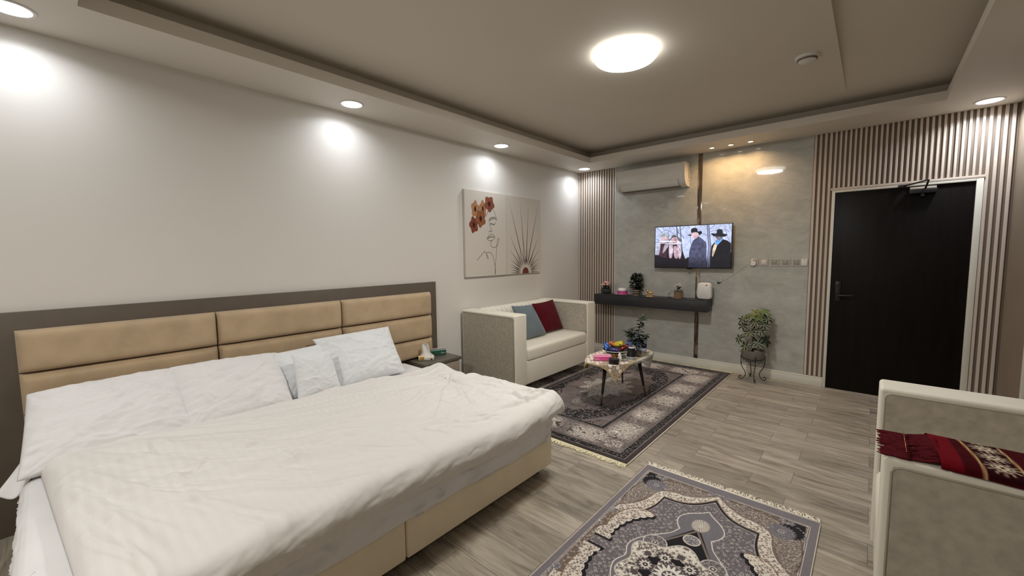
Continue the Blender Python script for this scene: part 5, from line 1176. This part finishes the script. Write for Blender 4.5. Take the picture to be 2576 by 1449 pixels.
for (bx, by, tx, ty) in [(-1.925, 3.478, -1.905, 3.52), (-1.700, 4.005, -1.735, 3.90), (-2.084, 4.257, -2.02, 4.10)]:
    z0 = .0125; lv = Vector((tx-bx, ty-by, TZ-.045-z0)); b0 = Vector((bx, by, z0))
    lg = tube('leg', [b0+lv*.30, b0+lv*.31, b0+lv], [.0115, .0117, .020], M_black, ct, 14)
    o = tube('leg_tip', [b0, b0+lv*.15, b0+lv*.30], [.0085, .010, .0115], M_bronze, lg, 14); o['label'] = 'brown metal leg tip'
# printed tablecloth laid askew with hanging corners
def nearest_out(x, y):
    best = None
    n = len(ol)
    for i in range(n):
        x0, y0 = ol[i]; x1, y1 = ol[(i+1) % n]; dx, dy = x1-x0, y1-y0; t_ = max(0, min(1, ((x-x0)*dx+(y-y0)*dy)/(dx*dx+dy*dy+1e-12))); qx, qy = x0+t_*dx, y0+t_*dy; d = hypot(x-qx, y-qy)
        if best is None or d < best[0]: best = (d, qx, qy)
    return best
def inside_ol(x, y):
    r = False; n = len(ol)
    for i in range(n):
        x0, y0 = ol[i]; x1, y1 = ol[(i+1) % n]
        if (y0 > y) != (y1 > y) and x < (x1-x0)*(y-y0)/(y1-y0)+x0: r = not r
    return r
CF = [np.array((-1.640, 3.325)), np.array((-1.722, 4.175)), np.array((-2.27, 4.06)), np.array((-2.20, 3.345))]  # front, far right, far left, left corner
NXc, NYc = 230, 300
A_, B_ = np.meshgrid(np.linspace(0, 1, NXc), np.linspace(0, 1, NYc))   # A_: right edge to left edge, B_: near to far
PX = CF[0][0]*(1-A_)*(1-B_)+CF[3][0]*A_*(1-B_)+CF[1][0]*(1-A_)*B_+CF[2][0]*A_*B_
PY = CF[0][1]*(1-A_)*(1-B_)+CF[3][1]*A_*(1-B_)+CF[1][1]*(1-A_)*B_+CF[2][1]*A_*B_
Dm = np.full(PX.shape, 9.); QX = PX.copy(); QY = PY.copy(); INS = np.zeros(PX.shape, bool)
for (x0, y0), (x1, y1) in zip(ol, ol[1:]+ol[:1]):
    dx, dy = x1-x0, y1-y0; t_ = np.clip(((PX-x0)*dx+(PY-y0)*dy)/(dx*dx+dy*dy+1e-12), 0, 1); qx, qy = x0+t_*dx, y0+t_*dy; d = np.hypot(PX-qx, PY-qy)
    b = d < Dm; Dm = np.where(b, d, Dm); QX = np.where(b, qx, QX); QY = np.where(b, qy, QY)
    if y0 != y1: INS ^= ((y0 > PY) != (y1 > PY)) & (PX < (x1-x0)*(PY-y0)/(y1-y0)+x0)
NXo, NYo = (PX-QX)/(Dm+1e-9), (PY-QY)/(Dm+1e-9); Kc = np.minimum(Dm, .010)
Xc = np.where(INS, PX, QX+NXo*(Kc*.9+.003+.10*np.maximum(0, Dm-.01))); Yc_ = np.where(INS, PY, QY+NYo*(Kc*.9+.003+.10*np.maximum(0, Dm-.01)))
Zc = np.where(INS, TZ+.0035+.0015*fbm(PX, PY, 3, 12), TZ+.0035-np.maximum(0, Dm-.008)*.97)
Pc = np.stack([Xc, Yc_, Zc], -1)
u, v = A_*.60/.050, B_*.83/.0433; row = np.floor(v); off_ = .5*(row % 2); best = np.full(u.shape, 9.); idm = np.zeros(u.shape)
for dr in (-1, 0, 1):
    for dc in (-1, 0, 1):
        rr_ = row+dr; o_ = .5*(np.mod(rr_, 2)); cc_ = np.floor(u-o_)+dc; cxh = cc_+o_+.5; cyh = rr_+.5
        d = np.hypot((u-cxh)*1.0, (v-cyh)*.866); b = d < best; best = np.where(b, d, best); idm = np.where(b, np.mod(cc_*2+rr_*3+np.floor(np.abs(np.sin(cc_*12.9+rr_*78.2)*43758.5) % 1*2), 3), idm)
Cc = np.zeros(u.shape+(3,))+np.array((142, 122, 104))/255.
cell = np.where((idm == 0)[..., None], np.array((172, 156, 136))/255., np.array((234, 222, 210))/255.)
a_ = np.clip((.46-best)/.03, 0, 1)[..., None]; Cc = Cc*(1-a_)+cell*a_
e_ = np.minimum(np.minimum(A_, 1-A_)*.60, np.minimum(B_, 1-B_)*.83)[..., None]
Cc = np.where(e_ < .016, np.array((170, 148, 104))/255., Cc); Cc = np.where(e_ < .006, np.array((208, 190, 142))/255., Cc)
M_cloth = attr_mat('printed_tablecloth', .6, spec=.3)
tc_ = np_grid('tablecloth', Pc, M_cloth, None, Cc); tag(tc_, 'beige patterned tablecloth draped askew over the small table', 'tablecloth')
tc_.modifiers.new('t', 'SOLIDIFY').thickness = .0012
# hanging grey-white back corner of the cloth
U, V = np.meshgrid(np.linspace(0, 1, 14), np.linspace(0, 1, 14))
A, B, Cn = np.array((-1.646, 3.74, TZ-.006)), np.array((-1.690, 4.165, TZ-.002)), np.array((-1.648, 3.97, TZ-.125))
P = A*(1-U)[..., None]+B*U[..., None]; P = P*(1-V)[..., None]+Cn*V[..., None]; P[..., 0] += .004*np.sin(V*pi)
cf = np_grid('folded_corner', P, mat('plain_cloth_back', (.34, .325, .29), .8), tc_); cf['label'] = 'plain grey corner of the cloth hanging down'; cf.modifiers.new('t', 'SOLIDIFY').thickness = .0012
TT = TZ+.006
# things on the table
t = tissue_box('pink tissue pack on the front of the small table', (-1.948, 3.535, TT), radians(38), .175, .085, .052, M_pink, M_pinkl, '')
t.location = (-1.932, 3.512, TT); text('lettering', 'Sense', .017, (-.055, -.0442, .022), (pi/2, 0, 0), M_lett, t)
t = thing('ashtray', 'round black lidded ashtray at the table\'s front edge', 'ashtray', (-1.787, 3.468, TT))
lathe('bowl', [(.046, 0), (.049, .004), (.0495, .034)], (-1.787, 3.468, TT), M_blackpl, t, 40)
lathe('lid', [(.0485, .0345), (.049, .042), (.045, .048), (.02, .045), (.001, .045)], (-1.787, 3.468, TT), M_blackpl, t, 40, cap=False)
def drinking_glass(t, x, y):
    lathe('glass_wall', [(.024, 0), (.036, .088), (.0338, .088), (.0225, .007), (.001, .006)], (x, y, TT), M_glass, t, 36, cap=False)
t = thing('drinking_glass', 'clear glass with crumpled white tissue in front of the cups', 'glass', (-1.750, 3.60, TT)); drinking_glass(t, -1.750, 3.60)
bm = bmesh.new(); bmesh.ops.create_icosphere(bm, subdivisions=4, radius=1, matrix=Matrix.Translation((-1.774, 3.560, TT+.043)) @ Matrix.Diagonal((.017, .015, .040, 1)))
for v in bm.verts:
    q = v.co-Vector((-1.774, 3.560, TT+.043)); k = 1+.55*noise.noise(v.co*70); v.co = Vector((-1.774, 3.560, TT+.043))+q*k; v.co.z = max(v.co.z, TT+.001)
o = bm_obj('crumpled_tissue', bm, M_paper, None, True); tag(o, 'crumpled white tissue standing against the clear glass', 'tissue')
t = thing('snack_bowl', 'dark footed bowl full of wrapped snacks', 'bowl', (-1.893, 3.712, TT))
bx_, by_ = -1.893, 3.712
lathe('dish', [(.03, .040), (.10, .048), (.128, .070), (.131, .074), (.127, .075), (.10, .055), (.001, .047)], (bx_, by_, TT), M_blackpl, t, 48, cap=False)
lathe('rim', [(.129, .071), (.133, .0745), (.129, .077)], (bx_, by_, TT), M_gloss, t, 48, cap=False)
lathe('pedestal', [(.045, .0), (.043, .006), (.022, .014), (.020, .032), (.036, .041)], (bx_, by_, TT), M_gold, t, 28)
def snack(label, c, d, upv, L, w, h, m_, seed):
    d = Vector(d).normalized(); u = Vector(upv); s_ = d.cross(u).normalized(); n_ = s_.cross(d).normalized(); V = []; nu_, nv_ = 20, 16
    for i in range(nu_):
        f = i/(nu_-1)*2-1; k = (1-abs(f)**6)**.5*.9+.1
        for j in range(nv_):
            a = 2*pi*j/nv_; p = Vector(c)+d*(f*L/2)+s_*(cos(a)*w/2*(.8+.2*k))+n_*(sin(a)*h/2*k); p += n_*.010*noise.noise(p*55+Vector((seed, 0, 0)))*k+s_*.006*noise.noise(p*70+Vector((0, seed, 0))); V.append(tuple(p))
    F = grid_faces(nv_, nu_, True); F.append(tuple(range(nv_))[::-1]); F.append(tuple((nu_-1)*nv_+i for i in range(nv_)))
    t = mesh('snack_packet', V, F, m_, None, True); tag(t, label, 'snack packet', 'wrapped snacks in the bowl')
def foil(n, c): return mat(n, c, .22, metal=.45, coat=.4, var=.25, vscale=60, bump=.5, bscale=60)
zb = TT+.085
snack('shiny blue snack packet at the left side of the bowl', (bx_-.085, by_-.03, zb+.012), (.35, -.35, -.45), (0, 0, 1), .10, .055, .035, foil('blue_foil', (.03, .10, .38)), 1)
snack('orange-red snack packet at the back left of the bowl', (bx_-.050, by_+.045, zb+.030), (.8, -.2, -.12), (0, -.3, 1), .105, .060, .038, foil('orange_foil', (.55, .15, .04)), 2)
snack('yellow snack packet on top of the pile in the bowl', (bx_+.022, by_+.025, zb+.042), (.8, .2, .25), (0, -.5, 1), .090, .065, .055, foil('yellow_foil', (.62, .50, .04)), 3)
snack('dark red snack packet at the right side of the bowl', (bx_+.075, by_+.02, zb+.014), (.8, .3, .50), (0, -.3, 1), .105, .055, .035, foil('dark_red_foil', (.16, .012, .010)), 4)
snack('dark violet snack packet in the middle of the bowl', (bx_+.008, by_-.055, zb+.000), (1, .1, .02), (0, -.6, 1), .085, .045, .03, foil('violet_foil', (.05, .03, .20)), 5)
snack('navy snack packet low at the front of the bowl', (bx_-.035, by_-.065, zb-.008), (.9, -.3, 0), (0, -.6, 1), .07, .035, .028, foil('navy_foil', (.01, .015, .07)), 6)
# stack of upturned black paper cups
cx_, cy_ = -1.728, 3.715
for k in range(3):
    t = thing('paper_cup', ['black paper cup, bottom one of the upturned stack', 'black paper cup, middle one of the upturned stack', 'black paper cup on top of the upturned stack, pale base upwards'][k], 'cup', (cx_, cy_, TT+.012*k), 0, 'upturned black paper cups')
    z = TT+.012*k; lathe('cup_wall', [(.0455, .0), (.0465, .003), (.0445, .006), (.0345, .092), (.033, .092), (.043, .004)], (cx_, cy_, z), M_blackpl, t, 36, cap=False)
    lathe('rim', [(.0452, .0005), (.0478, .003), (.0452, .0058)], (cx_, cy_, z), M_satinw, t, 36, cap=False)
    lathe('cup_base', [(.0335, .0885), (.0335, .0900)], (cx_, cy_, z), M_satinw, t, 32)
# branch in a round glass vase
vx, vy = -1.735, 3.865
t = thing('glass_vase', 'round glass vase of pebbles holding a leafy green branch', 'vase', (vx, vy, TT))
lathe('vase_wall', [(.030, 0), (.046, .012), (.054, .040), (.050, .068), (.038, .088), (.036, .095), (.034, .095), (.036, .086), (.047, .067), (.051, .040), (.043, .014), (.001, .004)], (vx, vy, TT), M_glass, t, 40, cap=False)
lathe('pebbles', [(.03, .005), (.041, .016), (.047, .040), (.043, .058), (.001, .062)], (vx, vy, TT), mat('brown_pebbles', (.12, .085, .055), .4, bump=1, bscale=60, var=.5, vscale=55), t, 32)
bm = bmesh.new(); V, F, C = [], [], []
br_ = [[(0, 0, .03), (-.012, -.01, .13), (-.035, -.02, .21), (-.05, -.02, .275)], [(0, 0, .03), (.012, 0, .15), (.008, .01, .25), (.022, .01, .33), (.045, .01, .395)], [(0, 0, .04), (-.03, -.02, .15), (-.075, -.02, .215), (-.105, -.02, .24)], [(0, 0, .05), (.03, .01, .15), (.058, .01, .20), (.072, .01, .215)]]
for bi, b in enumerate(br_):
    b = [tuple(p) for p in smooth_line(b, 5)]; b = [(vx+p[0], vy+p[1], TT+p[2]) for p in b]; add_tube(bm, b, .0030, 6)
    for i, p in enumerate(b[4:]):
        for k in range(2):
            a = i*2.4+k*pi+bi; d = (cos(a), sin(a)*.6, R_.uniform(-.15, .55)); g = R_.uniform(.75, 1.35)
            leaf_into(V, F, C, p, d, (0, 0, 1), R_.uniform(.050, .070), R_.uniform(.034, .042), R_.uniform(.2, .6), .2, (30*g, 44*g, 28*g), ns=7)
p = (vx+.048, vy+.01, TT+.40)
for k in range(7): a = 2*pi*k/7; leaf_into(V, F, C, p, (cos(a), sin(a)*.5, .7), (0, 0, 1), .05, .016, .2, .2, (86, 88, 52), ns=5)
bm_obj('branch', bm, M_stem, t, True); foliage('foliage', V, F, C, t)
# water bottles behind
M_cap = mat('blue_bottle_cap', (.05, .09, .35), .4); M_blabel = mat('blue_bottle_label', (.10, .13, .36), .45, var=.35, vscale=40); M_navy = mat('navy_label', (.012, .02, .07), .45)
for k, (x, y, h, lab) in enumerate([(-1.915, 4.075, 1.0, 'blue-tinted water bottle behind the snack bowl'), (-1.848, 4.13, .97, 'blue-tinted water bottle just left of the vase'), (-1.752, 4.055, .93, 'pale blue water bottle right of the vase')]):
    t = thing('water_bottle', lab, 'bottle', (x, y, TT), 0, 'water bottles on the small table')
    pr = [(.001, .002), (.026, .0), (.030, .006), (.030, .045), (.028, .05), (.030, .055), (.030, .095), (.028, .10), (.0295, .108), (.026, .13), (.014, .148), (.0125, .160)]
    lathe('bottle_wall', [(r, z*h) for r, z in pr], (x, y, TT), M_blueplastic, t, 32, cap=False)
    lathe('cap', [(.0145, .158*h), (.0145, .172*h), (.013, .174*h)], (x, y, TT), M_cap if k < 2 else M_satinw, t, 24)
    lathe('paper_label', [(.0305, .056*h), (.0305, .094*h)], (x, y, TT), M_blabel if k < 2 else M_navy, t, 32, cap=False)

# ------------------------------------------------------------------ red throw folded over the armchair's near arm
def paint_throw(nx, ny, Lx, Ly):
    P = Paint(Lx, Ly, nx, ny, (76, 8, 16)); f = (slice(0, ny), slice(0, nx)); P.blend(f, .5*fbm(P.X, P.Y, 3, 60, 3), (44, 8, 15))
    P.fill([(.0, 0), (.045, 0), (.045, Ly), (0, Ly)], (112, 14, 26))
    for x in (.072, .148): P.stroke([(x-.004, 0), (x+.006, Ly*.5), (x+.012, Ly)], .006, (206, 176, 122))
    P.fill([(.077, 0), (.145, 0), (.155, Ly), (.087, Ly)], (44, 9, 15))
    for y in (.02, .085, .15, .215):
        c = (.111+.05*y, y); 
        for k in range(6):
            a = pi*k/3; P.disc(c[0]+.014*cos(a), c[1]+.014*sin(a), .0082, (226, 216, 190)); P.disc(c[0]+.014*cos(a), c[1]+.014*sin(a), .004, (40, 8, 14))
        P.disc(c[0], c[1], .012, (226, 216, 190)); P.disc(c[0], c[1], .005, (40, 8, 14))
        for k in range(12):
            a = pi*k/6; P.stroke([(c[0]+.022*cos(a), c[1]+.022*sin(a)), (c[0]+.032*cos(a), c[1]+.032*sin(a))], .004, (220, 208, 180))
    for x in (.23, .34, .45, .56):
        el = [(x+.035*cos(t), Ly-.05+.018*sin(t)) for t in np.linspace(0, 2*pi, 24)]; P.stroke(el, .006, (206, 186, 140)); P.disc(x, Ly-.05, .024, (24, 8, 12), ry=.012)
    return P.c
th = thing('prayer_mat', 'folded maroon mat with white motifs and fringe on the armchair arm', 'mat', (.4, 1.76, .875))
def throw_layer(name, x0, x1, yc0, yc1, half, z0, thk, m_, cols=None, nx=150, ny=70, droop=.0):
    a = np.linspace(-1, 1, ny)[:, None]; s = np.linspace(0, 1, nx)[None, :]; X = x0+(x1-x0)*s+.010*a+0*s; yc = yc0+(yc1-yc0)*s
    Y = yc-a*half+0*s; Z = z0+thk*(1-np.abs(a)**5)**.5+.0022*(fbm(X, Y, 8, 24)-.5)+0*s
    over = np.clip(1.640-Y, 0, 1); Z = Z-over*1.15; Y = np.maximum(Y, 1.640-over*.35)
    return np_grid(name, np.stack([X, Y, Z], -1), m_, th, cols, flip=False)
c = paint_throw(150, 90, .635, .26); M_throw = attr_mat('maroon_woven_mat', .95, bump=.5, bscale=500, sheen=0, spec=.08)
throw_layer('folded_body', .165, .80, 1.765, 1.745, .122, .8745, .030, M_throw, c[:, :], 150, 90)
M_thf = mat('maroon_fringe', (.085, .007, .012), .9, var=.3, vscale=150, stretch=(.2, 3, 1), spec=.1)
for (xa, xb, z_, yc, hw, seed) in [(.098, .172, .902, 1.772, .112, 1), (.038, .108, .884, 1.762, .108, 2)]:
    bm = bmesh.new(); R2 = random.Random(seed)
    for i in range(70):
        f = i/69*2-1; y = yc-f*hw; z = z_-.018*abs(f)**3; L = (xb-xa)*R2.uniform(.75, 1.12); pts = []
        for k in range(6):
            q = k/5; yy = y+R2.gauss(0, .003)*q; zz = z-(.016 if seed == 1 else .008)*q**1.5+R2.uniform(-.002, .002)
            if yy < 1.640: zz -= (1.640-yy)*.9
            pts.append((xb+.006-L*q, yy, max(zz, .8765 if yy > 1.642 else zz)))
        add_tube(bm, pts, [.0034, .0036, .0034, .0032, .003, .0012], 4)
    o = bm_obj('fringe', bm, M_thf, th, True); o['kind'] = 'stuff'; o['label'] = 'frayed maroon tassels'
bm = bmesh.new(); add_tube(bm, [(.104, 1.865, .893), (.102, 1.80, .906), (.102, 1.73, .906), (.104, 1.66, .896)], .0009, 5); bm_obj('gold_thread', bm, M_gold, th, True)
